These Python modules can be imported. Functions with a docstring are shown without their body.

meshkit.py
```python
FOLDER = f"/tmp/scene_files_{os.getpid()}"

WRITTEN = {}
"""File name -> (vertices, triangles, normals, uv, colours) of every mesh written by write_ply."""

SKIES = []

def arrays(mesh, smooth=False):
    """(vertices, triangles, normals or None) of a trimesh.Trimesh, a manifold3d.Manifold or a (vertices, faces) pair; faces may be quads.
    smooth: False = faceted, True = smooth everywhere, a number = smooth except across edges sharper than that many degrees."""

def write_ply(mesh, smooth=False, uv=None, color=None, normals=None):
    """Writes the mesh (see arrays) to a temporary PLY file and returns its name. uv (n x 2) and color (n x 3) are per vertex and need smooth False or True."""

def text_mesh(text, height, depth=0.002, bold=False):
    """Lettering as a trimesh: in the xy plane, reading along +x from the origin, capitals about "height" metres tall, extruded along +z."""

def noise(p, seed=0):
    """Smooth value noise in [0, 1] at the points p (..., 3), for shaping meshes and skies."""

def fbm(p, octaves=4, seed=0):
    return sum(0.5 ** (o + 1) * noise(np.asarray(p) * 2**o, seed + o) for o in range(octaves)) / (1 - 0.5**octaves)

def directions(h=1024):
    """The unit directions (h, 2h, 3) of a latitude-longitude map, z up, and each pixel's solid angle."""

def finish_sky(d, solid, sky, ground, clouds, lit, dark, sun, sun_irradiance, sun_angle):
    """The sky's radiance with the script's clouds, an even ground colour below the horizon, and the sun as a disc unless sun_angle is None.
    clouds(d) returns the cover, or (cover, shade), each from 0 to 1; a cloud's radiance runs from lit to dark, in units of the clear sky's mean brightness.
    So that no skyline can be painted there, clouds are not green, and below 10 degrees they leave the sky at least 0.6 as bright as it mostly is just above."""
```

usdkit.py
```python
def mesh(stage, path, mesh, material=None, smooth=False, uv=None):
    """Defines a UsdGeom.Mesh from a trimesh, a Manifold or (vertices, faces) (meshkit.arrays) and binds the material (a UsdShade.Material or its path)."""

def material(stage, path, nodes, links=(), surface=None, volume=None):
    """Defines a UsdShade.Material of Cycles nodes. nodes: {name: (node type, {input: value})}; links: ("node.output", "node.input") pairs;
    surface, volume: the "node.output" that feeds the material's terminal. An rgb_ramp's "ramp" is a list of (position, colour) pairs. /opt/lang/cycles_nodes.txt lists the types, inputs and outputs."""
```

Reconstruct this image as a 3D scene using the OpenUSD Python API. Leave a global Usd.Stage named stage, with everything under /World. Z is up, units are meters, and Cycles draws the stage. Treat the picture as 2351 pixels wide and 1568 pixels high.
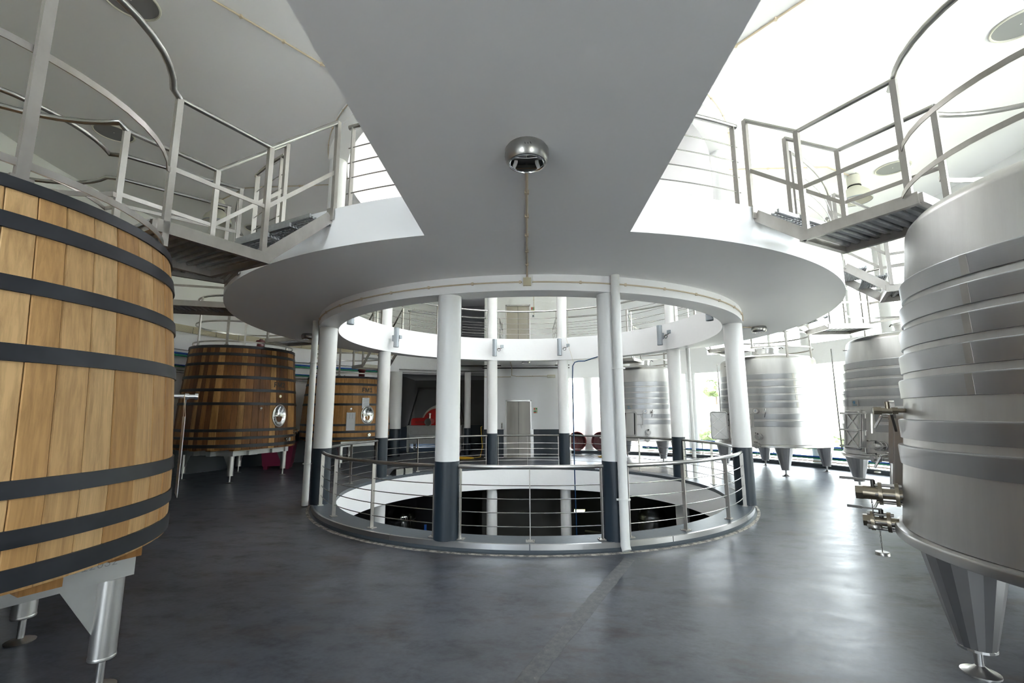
import math, random, numpy as np, trimesh, usdkit, meshkit
from pxr import Usd, UsdGeom, UsdLux, UsdShade, Gf, Sdf, Vt
random.seed(7); RNG = np.random.default_rng(7)
stage = Usd.Stage.CreateInMemory()
UsdGeom.SetStageUpAxis(stage, 'Z'); UsdGeom.SetStageMetersPerUnit(stage, 1.0)
UsdGeom.Xform.Define(stage, '/World'); UsdGeom.Scope.Define(stage, '/World/Looks')
# ------------------------------------------------------------------ camera, sky, sun, exposure
CY, CH, FPX = -9.8711, 1.66, 1055.6
YAW, PITCH, ROLL = -0.0346596, 0.1529815, -0.0044428
cam = UsdGeom.Camera.Define(stage, '/World/camera')
fw = np.array([math.sin(YAW)*math.cos(PITCH), math.cos(YAW)*math.cos(PITCH), math.sin(PITCH)])
rt = np.array([math.cos(YAW), -math.sin(YAW), 0.0]); up = np.cross(rt, fw)
r2 = rt*math.cos(ROLL)+up*math.sin(ROLL); u2 = -rt*math.sin(ROLL)+up*math.cos(ROLL)
cam.AddTransformOp().Set(Gf.Matrix4d(*r2, 0, *u2, 0, *(-fw), 0, 0, CY, CH, 1))
cam.CreateHorizontalApertureAttr(36.0); cam.CreateFocalLengthAttr(36.0*FPX/2351)
cam.CreateClippingRangeAttr((0.05, 5000.0)); cam.CreateExposureAttr(1.8)
SKY_STRENGTH, SUN_STRENGTH = 4.4, 3.6
SUN_AZ, SUN_EL = 100.0, 60.0            # azimuth in the plan convention below
dome = UsdLux.DomeLight.Define(stage, '/World/sky'); dome.CreateIntensityAttr(1.0)
usdkit.material(stage, '/World/Looks/sky', {
    't': ('texture_coordinate', {}), 'n': ('noise_texture', {'scale': 2.2, 'detail': 5.0, 'roughness': 0.55}),
    'r': ('rgb_ramp', {'ramp': [(0.35, (0, 0, 0)), (0.6, (1, 1, 1))]}),
    'm': ('mix', {'color1': (0.80, 0.92, 1.10), 'color2': (1.08, 1.12, 1.18)}),
    'b': ('background_shader', {'strength': SKY_STRENGTH})},
    [('t.generated', 'n.vector'), ('n.fac', 'r.fac'), ('r.color', 'm.fac'), ('m.color', 'b.color')], surface='b.background')
UsdShade.MaterialBindingAPI.Apply(dome.GetPrim()).Bind(UsdShade.Material.Get(stage, '/World/Looks/sky'))
sun = UsdLux.DistantLight.Define(stage, '/World/sun'); sun.CreateIntensityAttr(SUN_STRENGTH); sun.CreateAngleAttr(0.6); sun.CreateNormalizeAttr(True)
sun.CreateColorAttr(Gf.Vec3f(1.0, 0.95, 0.87))
sa, se = math.radians(SUN_AZ), math.radians(SUN_EL)
sd = np.array([math.sin(sa)*math.cos(se), -math.cos(sa)*math.cos(se), math.sin(se)])
sx = np.cross([0, 0, 1.0], sd); sx /= np.linalg.norm(sx); sy = np.cross(sd, sx)
sun.AddTransformOp().Set(Gf.Matrix4d(*sx, 0, *sy, 0, *sd, 0, *(sd*60), 1))

# ------------------------------------------------------------------ helpers
def P(az, R, z=0.0):
    a = math.radians(az); return np.array([R*math.sin(a), -R*math.cos(a), z])
class M:
    def __init__(s): s.v, s.f, s.n = [], [], 0
    def add(s, v, f):
        v = np.asarray(v, float); f = np.asarray(f, int)
        if f.shape[1] == 4: f = np.vstack([f[:, [0, 1, 2]], f[:, [0, 2, 3]]])
        s.v.append(v); s.f.append(f+s.n); s.n += len(v); return s
    def tm(s, t): return s.add(t.vertices, t.faces)
    def get(s): return np.vstack(s.v), np.vstack(s.f)
    def box(s, c, d, rz=0.0, R=None):
        x, y, z = np.asarray(d, float)/2
        v = np.array([[a*x, b*y, e*z] for e in (-1, 1) for b in (-1, 1) for a in (-1, 1)])
        if R is None:
            k, q = math.cos(rz), math.sin(rz); R = np.array([[k, -q, 0], [q, k, 0], [0, 0, 1]])
        return s.add(v @ np.asarray(R).T + np.asarray(c, float), [[0, 2, 3, 1], [4, 5, 7, 6], [0, 1, 5, 4], [2, 6, 7, 3], [0, 4, 6, 2], [1, 3, 7, 5]])
    def beam(s, a, b, w, h, up=(0, 0, 1)):
        a, b = np.asarray(a, float), np.asarray(b, float); d = b-a; L = np.linalg.norm(d); d = d/L
        u = np.asarray(up, float); x = np.cross(u, d); x /= np.linalg.norm(x); u = np.cross(d, x)
        return s.box((a+b)/2, (w, h, L), R=np.stack([x, u, d], 1))
    def sweep(s, pts, sec, closed=False, upv=None):
        """section points (x across, y along the up vector) carried along pts"""
        p = np.asarray(pts, float); n = len(p); t = np.zeros_like(p)
        if closed: t = np.roll(p, -1, 0)-np.roll(p, 1, 0)
        else: t[1:-1] = p[2:]-p[:-2]; t[0] = p[1]-p[0]; t[-1] = p[-1]-p[-2]
        t /= np.linalg.norm(t, axis=1)[:, None]; sec = np.asarray(sec, float); k = len(sec)
        ref = np.array(upv if upv is not None else ([0, 0, 1.0] if abs(t[0][2]) < .9 else [1.0, 0, 0]), float); V = []
        for i in range(n):
            x = np.cross(ref, t[i]); x /= max(np.linalg.norm(x), 1e-9); y = np.cross(t[i], x)
            if upv is None: ref = y
            c = 1.0
            if 0 < i < n-1 or closed:
                a = p[(i+1) % n]-p[i]; b = p[i]-p[i-1]; a = a/np.linalg.norm(a); b = b/np.linalg.norm(b)
                c = 1/max(math.sqrt(max((1+a@b)/2, 0)), .5)
            V.append(p[i]+sec[:, :1]*x*c+sec[:, 1:]*y)
        V = np.vstack(V); F = []
        for i in range(n if closed else n-1):
            a, b = i*k, ((i+1) % n)*k
            for j in range(k): F.append([a+j, a+(j+1) % k, b+(j+1) % k, b+j])
        s.add(V, F)
        if not closed:
            o = s.n-len(V); tri = [[0, j+1, j] for j in range(1, k-1)]; tr2 = [[(n-1)*k, (n-1)*k+j, (n-1)*k+j+1] for j in range(1, k-1)]
            s.f.append(np.array(tri+tr2)+o)
        return s
    def tube(s, pts, r, n=8, closed=False):
        a = np.linspace(0, 2*math.pi, n, endpoint=False)
        return s.sweep(pts, np.stack([r*np.cos(a), r*np.sin(a)], 1), closed)
    def flat(s, pts, w, h, closed=False):
        return s.sweep(pts, [(-w/2, -h/2), (w/2, -h/2), (w/2, h/2), (-w/2, h/2)], closed, (0, 0, 1))
    def cyl(s, a, b, ra, rb=None, n=16):
        rb = ra if rb is None else rb; a, b = np.asarray(a, float), np.asarray(b, float); d = b-a; d = d/np.linalg.norm(d)
        x = np.cross([0, 0, 1.0] if abs(d[2]) < .9 else [1.0, 0, 0], d); x /= np.linalg.norm(x); y = np.cross(d, x)
        t = np.linspace(0, 2*math.pi, n, endpoint=False)[:, None]; c = np.cos(t)*x+np.sin(t)*y
        F = [[i, (i+1) % n, n+(i+1) % n, n+i] for i in range(n)]
        s.add(np.vstack([a+c*ra, b+c*rb]), F); o = s.n-2*n
        s.f.append(np.array([[0, i+1, i] for i in range(1, n-1)]+[[n, n+i, n+i+1] for i in range(1, n-1)])+o); return s
    def lathe(s, prof, n=48, c=(0, 0, 0), a0=None, a1=None, ax=None):
        """profile (r, z) turned about z (or about the axis ax through c)"""
        pr = np.asarray(prof, float); full = a0 is None
        t = np.linspace(0, 2*math.pi, n, endpoint=False) if full else np.radians(np.linspace(a0, a1, n))
        V = np.stack([pr[None, :, 0]*np.cos(t)[:, None], pr[None, :, 0]*np.sin(t)[:, None], np.repeat(pr[None, :, 1], n, 0)], -1).reshape(-1, 3)
        if ax is not None:
            d = np.asarray(ax, float); d = d/np.linalg.norm(d); x = np.cross([0, 0, 1.0] if abs(d[2]) < .9 else [1.0, 0, 0], d); x /= np.linalg.norm(x)
            V = V @ np.stack([x, np.cross(d, x), d], 1).T
        k = len(pr); F = []
        for i in range(n if full else n-1):
            a, b = i*k, ((i+1) % n)*k
            for j in range(k-1): F.append([a+j, b+j, b+j+1, a+j+1])
        return s.add(V+np.asarray(c, float), F)
    def arc(s, r0, r1, z0, z1, a0, a1, n=None):
        """solid ring sector, azimuth a0..a1 in the plan convention; a1-a0 = 360 gives a full ring"""
        n = n or max(2, int(abs(a1-a0)/2.5)+1); pr = [(r0, z0), (r1, z0), (r1, z1), (r0, z1), (r0, z0)]
        if abs(a1-a0) >= 360: return s.lathe(pr, n)
        s.lathe(pr, n, a0=a0-90, a1=a1-90); o = s.n-n*5
        s.f.append(np.array([[0, 1, 2], [0, 2, 3], [(n-1)*5, (n-1)*5+2, (n-1)*5+1], [(n-1)*5, (n-1)*5+3, (n-1)*5+2]])+o); return s
    def prism(s, poly, R, c, t):
        """a polygon in local xy thickened t along local z, placed by R, c"""
        import shapely.geometry as sg
        return s.tm(_tf(trimesh.creation.extrude_polygon(sg.Polygon(poly), t), R, c))
def _tf(m, R, c):
    m = m.copy(); m.vertices = m.vertices @ np.asarray(R, float).T+np.asarray(c, float); return m
def rotz(a):
    a = math.radians(a); k, q = math.cos(a), math.sin(a); return np.array([[k, -q, 0], [q, k, 0], [0, 0, 1]])
def circ(r, z, a0=0, a1=360, n=48, c=(0, 0)):
    t = np.radians(np.linspace(a0, a1, n, endpoint=abs(a1-a0) < 360)); return np.stack([c[0]+r*np.cos(t), c[1]+r*np.sin(t), np.full(n, z)], 1)
_used = {}
def path_for(parent, name):
    k = (parent, name); i = _used.get(k, 0); _used[k] = i+1
    return f'{parent}/{name}' + (f'_{i:03d}' if i else '')
def tags(prim, **kw):
    for k, v in kw.items():
        if v: prim.SetCustomDataByKey(k, v)
def thing(name, label, cat, loc=(0, 0, 0), rz=0.0, group=None):
    p = path_for('/World', name); x = UsdGeom.Xform.Define(stage, p)
    x.AddTranslateOp().Set(Gf.Vec3d(*map(float, loc)))
    if rz: x.AddRotateZOp().Set(float(rz))
    tags(x.GetPrim(), label=label, category=cat, group=group); return (p, np.asarray(loc, float), rz)
def part(t, name, m, mat, label=None, smooth=35, kind=None, local=False):
    """mesh m in world coordinates (or local=True) as a part of thing or part t"""
    v, f = m.get() if isinstance(m, M) else (np.asarray(m.vertices), np.asarray(m.faces))
    if not local: v = (v-t[1]) @ rotz(-t[2]).T
    p = path_for(t[0], name); q = usdkit.mesh(stage, p, (v, f), '/World/Looks/'+mat, smooth)
    tags(q.GetPrim(), label=label, kind=kind); return (p, t[1], t[2])
def single(name, m, mat, label, cat, group=None, smooth=35, kind=None):
    v, f = m.get() if isinstance(m, M) else (np.asarray(m.vertices), np.asarray(m.faces))
    c = np.array([(v[:, 0].min()+v[:, 0].max())/2, (v[:, 1].min()+v[:, 1].max())/2, v[:, 2].min()])
    p = path_for('/World', name); q = usdkit.mesh(stage, p, (v-c, f), '/World/Looks/'+mat, smooth)
    q.AddTranslateOp().Set(Gf.Vec3d(*map(float, c))); tags(q.GetPrim(), label=label, category=cat, group=group, kind=kind); return (p, c, 0.0)
def struct(name, m, mat, parent=None, smooth=35, label=None):
    v, f = m.get(); p = path_for(parent or '/World', name)
    q = usdkit.mesh(stage, p, (v, f), '/World/Looks/'+mat, smooth)
    tags(q.GetPrim(), kind=None if parent else 'structure', label=label); return (p, np.zeros(3), 0.0)
def wtext(t, s, h, R, c, mat, name='lettering', depth=.002, bold=False, center=True, local=False, bend=None):
    m = meshkit.text_mesh(s, h, depth, bold); v = m.vertices.copy()
    if center: v[:, 0] -= (v[:, 0].min()+v[:, 0].max())/2; v[:, 1] -= (v[:, 1].min()+v[:, 1].max())/2
    if bend: a = v[:, 0]/bend; rr = v[:, 2]; v = np.stack([np.sin(a)*(bend+rr), v[:, 1], np.cos(a)*(bend+rr)-bend], 1)
    m = trimesh.Trimesh(v @ np.asarray(R, float).T+np.asarray(c, float), m.faces, process=False)
    return part(t, name, m, mat, smooth=False, local=local)

# ------------------------------------------------------------------ materials
def mat(name, base, rough=.5, metal=0.0, noise=None, bump=None, coord='object', **kw):
    """principled; noise = (scale vector, contrast, second colour), bump = (scale, strength, distance)"""
    n = {'p': ('principled_bsdf', {'base_color': base, 'roughness': rough, 'metallic': metal, **kw})}; l = []
    if noise or bump: n['t'] = ('texture_coordinate', {}) if coord == 'object' else ('geometry', {})
    src = 't.object' if coord == 'object' else 't.position'
    if noise:
        sc, lo, hi, c2 = noise; n['mp'] = ('mapping', {'scale': sc}); n['n'] = ('noise_texture', {'scale': 1.0, 'detail': 5.0, 'roughness': .6})
        n['r'] = ('rgb_ramp', {'ramp': [(lo, base), (hi, c2)]}); l += [(src, 'mp.vector'), ('mp.vector', 'n.vector'), ('n.fac', 'r.fac'), ('r.color', 'p.base_color')]
    if bump:
        sc, st, di = bump; n['bm'] = ('mapping', {'scale': sc if np.ndim(sc) else (sc,)*3}); n['bn'] = ('noise_texture', {'scale': 1.0, 'detail': 3.0}); n['b'] = ('bump', {'strength': st, 'distance': di})
        l += [(src, 'bm.vector'), ('bm.vector', 'bn.vector'), ('bn.fac', 'b.height'), ('b.normal', 'p.normal')]
    return usdkit.material(stage, '/World/Looks/'+name, n, l, surface='p.BSDF')
mat('white_paint', (.88, .875, .87), .55, bump=(9, .12, .02), noise=((.5, .5, .5), .3, .8, (.86, .855, .85)), coord='geometry')
mat('ceiling_paint', (.88, .872, .862), .7, noise=((.4, .4, .4), .3, .8, (.86, .85, .84)), coord='geometry')
mat('column_paint', (.80, .795, .78), .4, noise=((3, 3, 1.2), .35, .75, (.76, .75, .73)), coord='geometry')
mat('navy_paint', (.011, .019, .028), .40, noise=((4, 4, 2), .35, .8, (.015, .024, .034)), bump=(25, .1, .01), coord='geometry')
mat('curb_paint', (.055, .068, .080), .38, noise=((2.5, 2.5, 2.5), .3, .75, (.075, .088, .1)), bump=(20, .12, .01), coord='geometry')
mat('steel', (.60, .585, .565), .30, 1.0, bump=((60, 60, 2), .02, .01))
mat('brushed_steel', (.60, .585, .565), .40, 1.0, noise=((7, 7, .5), .35, .7, (.53, .515, .50)), bump=((130, 130, 1.5), .03, .01))
mat('tank_band_steel', (.50, .50, .505), .36, 1.0, noise=((3, 3, .5), .35, .7, (.45, .45, .455)), bump=((1.5, 1.5, 130), .03, .01))
mat('galvanised', (.44, .45, .455), .45, .9, noise=((14, 14, 14), .35, .7, (.34, .35, .36)))
mat('rail_steel', (.46, .45, .43), .28, 1.0, noise=((5, 5, 5), .35, .75, (.38, .37, .35)))
mat('post_steel', (.50, .475, .445), .36, .95, noise=((6, 6, 3), .35, .75, (.40, .375, .34)))
mat('dark_steel', (.10, .095, .09), .4, .8)
mat('black_rubber', (.012, .012, .012), .6)
mat('hoop', (.022, .024, .029), .42, .35, noise=((5, 5, 5), .35, .75, (.036, .039, .046)))
mat('mirror_steel', (.78, .78, .77), .10, 1.0)
mat('light_grey_steel', (.55, .55, .54), .45, .6, noise=((6, 6, 6), .3, .8, (.48, .48, .46)))
mat('pvc_white', (.72, .715, .69), .35)
mat('conduit_cream', (.60, .50, .36), .5)
mat('box_cream', (.58, .52, .36), .5)
mat('lamp_cream', (.66, .64, .55), .45)
mat('lamp_grey', (.36, .39, .42), .4, .3)
mat('cable_black', (.03, .022, .018), .5)
mat('blue_plastic', (.012, .05, .13), .35)
mat('blue_pipe', (.02, .10, .42), .4)
mat('green_pipe', (.02, .26, .13), .4)
mat('copper_pipe', (.42, .25, .14), .45, .4)
mat('yellow_hose', (.62, .36, .015), .45)
mat('red_plastic', (.10, .008, .010), .38)
mat('red_rim', (.30, .06, .055), .4)
mat('machine_red', (.42, .012, .012), .3)
mat('machine_cream', (.52, .49, .42), .5)
mat('magenta_plastic', (.16, .01, .045), .45)
mat('purple_rim', (.25, .03, .16), .45)
mat('brass', (.62, .44, .16), .3, 1.0)
mat('bronze', (.30, .26, .20), .32, 1.0)
mat('paper_white', (.72, .72, .75), .6)
mat('print_black', (.018, .016, .015), .6)
mat('print_grey', (.13, .13, .14), .6)
mat('pencil', (.30, .30, .30), .6)
mat('sign_cream', (.62, .62, .42), .5)
mat('sign_red', (.45, .03, .025), .5)
mat('sign_green', (.02, .22, .08), .5)
mat('emblem_blue', (.08, .26, .42), .5)
mat('wall_grey', (.25, .25, .245), .7)
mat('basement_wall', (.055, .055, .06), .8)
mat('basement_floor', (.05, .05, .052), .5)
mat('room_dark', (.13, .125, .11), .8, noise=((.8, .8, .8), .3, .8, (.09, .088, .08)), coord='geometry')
mat('door_steel', (.40, .375, .335), .5, .8, noise=((5, 5, .4), .35, .7, (.33, .31, .28)))
mat('door_beige', (.50, .46, .385), .5, .3)
mat('mortar', (.42, .385, .33), .9, noise=((14, 14, 14), .42, .58, (.16, .15, .14)), bump=(40, .4, .01), coord='geometry')
mat('pink_wall', (.46, .36, .325), .8, noise=((.8, .8, .8), .3, .7, (.43, .335, .30)), coord='geometry')
mat('slat_wood', (.40, .36, .24), .7)
mat('hill', (.15, .165, .095), .9, noise=((.35, .35, .35), .4, .62, (.22, .22, .15)), coord='geometry')
mat('terrace', (.40, .395, .40), .8, noise=((1.5, 1.5, 1.5), .3, .7, (.36, .36, .35)), coord='geometry')
mat('leaf', (.085, .115, .05), .7, noise=((2.2, 2.2, 2.2), .4, .62, (.17, .20, .10)), coord='geometry')
mat('trunk', (.12, .09, .06), .8)
mat('gauge_face', (.75, .75, .73), .3)
mat('airlock', (.16, .012, .016), .12, transmission_weight=.35)
mat('lens_glass', (.35, .42, .42), .06, .6)
mat('pale_screw', (.6, .58, .55), .35, .9)
mat('straw', (.55, .35, .13), .6)
mat('lamp_glow', (.8, .85, .6), .4, emission_color=(.8, .9, .6), emission_strength=6.0)
# glass panes: mostly clear, a little gloss by angle
usdkit.material(stage, '/World/Looks/pane', {'f': ('fresnel', {'IOR': 1.45}), 't': ('transparent_bsdf', {'color': (.93, .95, .94)}), 'g': ('glossy_bsdf', {'color': (.9, .9, .9), 'roughness': .02}), 'm': ('mix_closure', {})},
                [('f.fac', 'm.fac'), ('t.BSDF', 'm.closure1'), ('g.BSDF', 'm.closure2')], surface='m.closure')
usdkit.material(stage, '/World/Looks/opal', {'t': ('translucent_bsdf', {'color': (.8, .8, .8)}), 'd': ('diffuse_bsdf', {'color': (.8, .8, .8)}), 'm': ('mix_closure', {'fac': .35})}, [('t.BSDF', 'm.closure1'), ('d.BSDF', 'm.closure2')], surface='m.closure')
# painted concrete: blue grey, worn and stained, half glossy
usdkit.material(stage, '/World/Looks/floor', {
    'g': ('geometry', {}), 'n1': ('noise_texture', {'scale': .7, 'detail': 8.0, 'roughness': .68}), 'm2': ('mapping', {'scale': (2.2, 3.4, 1.0), 'rotation': (0, 0, .5)}), 'n2': ('noise_texture', {'scale': 1.0, 'detail': 8.0, 'roughness': .70}),
    'ms': ('mapping', {'scale': (.9, 2.6, 1.0)}), 'n3': ('noise_texture', {'scale': 1.3, 'detail': 8.0, 'roughness': .7, 'distortion': .2}), 'n4': ('noise_texture', {'scale': 28.0, 'detail': 3.0}),
    'r4': ('rgb_ramp', {'ramp': [(.3, (.80, .80, .80)), (.7, (1.16, 1.16, 1.16))]}), 'm4': ('mix', {'mix_type': 'multiply', 'fac': .8}), 'r1': ('rgb_ramp', {'ramp': [(.34, (.040, .044, .053)), (.5, (.058, .064, .077)), (.66, (.084, .091, .105))]}),
    'r2': ('rgb_ramp', {'ramp': [(.36, (.55, .52, .5)), (.52, (1, 1, 1)), (.7, (1.22, 1.18, 1.12))]}),
    'r3': ('rgb_ramp', {'ramp': [(.53, (0, 0, 0)), (.66, (.85, .85, .85))]}),
    'mm': ('mix', {'mix_type': 'multiply', 'fac': .75}), 'ml': ('mix', {'color2': (.040, .029, .025)}),
    'rr': ('rgb_ramp', {'ramp': [(.3, (.28, .28, .28)), (.7, (.42, .42, .42))]}),
    'b': ('bump', {'strength': .05, 'distance': .008}), 'p': ('principled_bsdf', {'specular_ior_level': .6})},
    [('g.position', 'n1.vector'), ('g.position', 'm2.vector'), ('m2.vector', 'n2.vector'), ('g.position', 'ms.vector'), ('ms.vector', 'n3.vector'), ('g.position', 'n4.vector'), ('n1.fac', 'r1.fac'), ('n2.fac', 'r2.fac'), ('n3.fac', 'r3.fac'),
     ('r1.color', 'mm.color1'), ('r2.color', 'mm.color2'), ('mm.color', 'm4.color1'), ('n4.fac', 'r4.fac'), ('r4.color', 'm4.color2'), ('m4.color', 'ml.color1'), ('r3.color', 'ml.fac'), ('ml.color', 'p.base_color'), ('n2.fac', 'rr.fac'), ('rr.color', 'p.roughness'), ('n2.fac', 'b.height'), ('b.normal', 'p.normal')], surface='p.BSDF')
# oak staves: tone by stave, grain along z
def oak(name, tones, dark):
    usdkit.material(stage, '/World/Looks/'+name, {
        'o': ('object_info', {}), 't': ('texture_coordinate', {}), 'mg': ('mapping', {'scale': (34, 34, 1.6)}), 'cx': ('combine_xyz', {}), 'mu': ('math', {'math_type': 'multiply', 'value2': 37.0}), 'va': ('vector_math', {'math_type': 'add'}),
        'n': ('noise_texture', {'scale': 1.0, 'detail': 6.0, 'roughness': .65, 'distortion': .4}), 'mb': ('mapping', {'scale': (5, 5, .9)}), 'nb': ('noise_texture', {'scale': 1.0, 'detail': 5.0, 'roughness': .6}),
        'r': ('rgb_ramp', {'ramp': [(0, tones[0]), (.33, tones[1]), (.66, tones[2]), (1, tones[3])]}), 'rg': ('rgb_ramp', {'ramp': [(.3, (.66, .60, .52)), (.6, (1.08, 1.06, 1.02))]}), 'rb': ('rgb_ramp', {'ramp': dark}),
        'm': ('mix', {'mix_type': 'multiply', 'fac': .85}), 'm2': ('mix', {'mix_type': 'multiply', 'fac': .9}), 'b': ('bump', {'strength': .12, 'distance': .006}), 'p': ('principled_bsdf', {'roughness': .52, 'specular_ior_level': .35})},
        [('o.random', 'r.fac'), ('o.random', 'mu.value1'), ('mu.value', 'cx.x'), ('t.object', 'va.vector1'), ('cx.vector', 'va.vector2'), ('va.vector', 'mg.vector'), ('mg.vector', 'n.vector'), ('va.vector', 'mb.vector'), ('mb.vector', 'nb.vector'),
         ('n.fac', 'rg.fac'), ('nb.fac', 'rb.fac'), ('r.color', 'm.color1'), ('rg.color', 'm.color2'), ('m.color', 'm2.color1'), ('rb.color', 'm2.color2'), ('m2.color', 'p.base_color'), ('n.fac', 'b.height'), ('b.normal', 'p.normal')], surface='p.BSDF')
oak('oak_light', [(.50, .27, .095), (.60, .36, .15), (.66, .42, .19), (.72, .48, .235)], [(.3, (.82, .78, .72)), (.5, (1, 1, 1))])
oak('oak_dark', [(.13, .05, .014), (.24, .10, .03), (.36, .175, .056), (.56, .32, .12)], [(.34, (.5, .44, .38)), (.56, (1, 1, 1))])
oak('oak_mid', [(.36, .17, .052), (.40, .20, .064), (.44, .23, .078), (.50, .27, .10)], [(.3, (.72, .66, .6)), (.52, (1, 1, 1))])

# ------------------------------------------------------------------ the building
RF, RC, RB, RS = 3.75, 4.13, 4.18, 5.635       # floor opening, curb, ring beam, gallery edge
ZS, ZT, ZB = 3.405, 3.85, 3.196                # gallery soffit, gallery floor, ring beam bottom
ZCEIL = 6.83
COLS = [(-15.04, 'left front'), (15.55, 'right front'), (-65.1, 'C'), (65.6, 'D'), (-114.4, 'G'), (114.9, 'H'), (-164.46, 'E'), (164.96, 'F')]
m = M(); m.arc(RF+.05, 10.3, -.45, 0, -180, 180, 144); m.arc(10.3, 13.6, -.45, 0, -182, -140, 40); m.arc(10.3, 13.6, -.45, 0, -24, 24, 30)
struct('floor', m, 'floor')
m = M(); m.lathe([(RF+.3, .0), (RF, .112), (RF, -.495), (RF+.3, -.495), (RF+.3, -.45)], 144); struct('trim_1', m, 'white_paint')
m = M(); m.lathe([(RF-.004, .05), (RF-.004, .114), (RC, .114), (RC, .012), (4.17, .0)], 144); struct('trim_2', m, 'curb_paint')      # raised curb round the opening
for k in range(14):                                                                       # steel edging in lengths
    a0 = -180+k*360/14; m = M(); m.arc(RC-.02, RC+.014, .052, .1165, a0+.08, a0+360/14-.08, 14)
    struct('edge_strip', m, 'steel', '/World/trim_2')
m = M(); n = 260; t = np.linspace(0, 2*math.pi, n, endpoint=False); w = RNG.random(n)*.05; w2 = np.convolve(np.r_[w[-4:], w, w[:4]], np.ones(9)/9, 'valid')
ri, ro = 4.172+0*t, 4.188+w2*.9
v = np.vstack([np.stack([r*np.cos(t), r*np.sin(t), np.full(n, z)], 1) for r, z in ((ri, .002), (ri, .010), (ro, .006), (ro+.006, .0005))])
m.add(v, [[j*n+i, (j+1)*n+i, (j+1)*n+(i+1) % n, j*n+(i+1) % n] for j in range(3) for i in range(n)]); struct('trim_3', m, 'mortar')
a, b = np.array([1.14, -4.25, 0]), np.array([-.42, -7.52, 0]); d = (b-a)/np.linalg.norm(b-a); s_ = np.array([d[1], -d[0], 0]); m = M()
pts = [a+(b-a)*k/40 for k in range(41)]; V = []
for k, q in enumerate(pts):
    j1, j2 = RNG.random(2)*.012; V += [q-s_*(.062+j1)+[0, 0, .0006], q-s_*(.055+j1)+[0, 0, .0028], q+s_*(.055+j2)+[0, 0, .0028], q+s_*(.062+j2)+[0, 0, .0006]]
m.add(V, [[4*k+i, 4*k+i+1, 4*k+i+5, 4*k+i+4] for k in range(40) for i in range(3)])
usdkit.material(stage, '/World/Looks/seam', {'g': ('geometry', {}), 'n': ('noise_texture', {'scale': 16.0, 'detail': 5.0, 'roughness': .7}), 'r': ('rgb_ramp', {'ramp': [(.4, (.085, .088, .094)), (.6, (.13, .13, .13)), (.67, (.15, .145, .14)), (.69, (.42, .38, .31))]}), 'p': ('principled_bsdf', {'roughness': .55})},
                [('g.position', 'n.vector'), ('n.fac', 'r.fac'), ('r.color', 'p.base_color')], surface='p.BSDF')
struct('trim_4', m, 'seam')
# gallery: ring slab, bridge over the camera, landing to the lift
m = M(); m.lathe([(RF+.1, ZB), (RB, ZB), (RB, ZS), (RS, ZS), (RS, ZT), (RF+.1, ZT), (RF+.1, ZB)], 180)
def block(m, x0, x1, y0, y1, z0, z1): return m.box(((x0+x1)/2, (y0+y1)/2, (z0+z1)/2), (x1-x0, y1-y0, z1-z0))
block(m, -1.018, 1.015, -13.2, -5.45, ZS+.0005, ZT-.0005); block(m, -1.018, 1.015, 5.45, 7.75, ZS+.0005, ZT-.0005)
struct('floor_2', m, 'white_paint')
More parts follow.
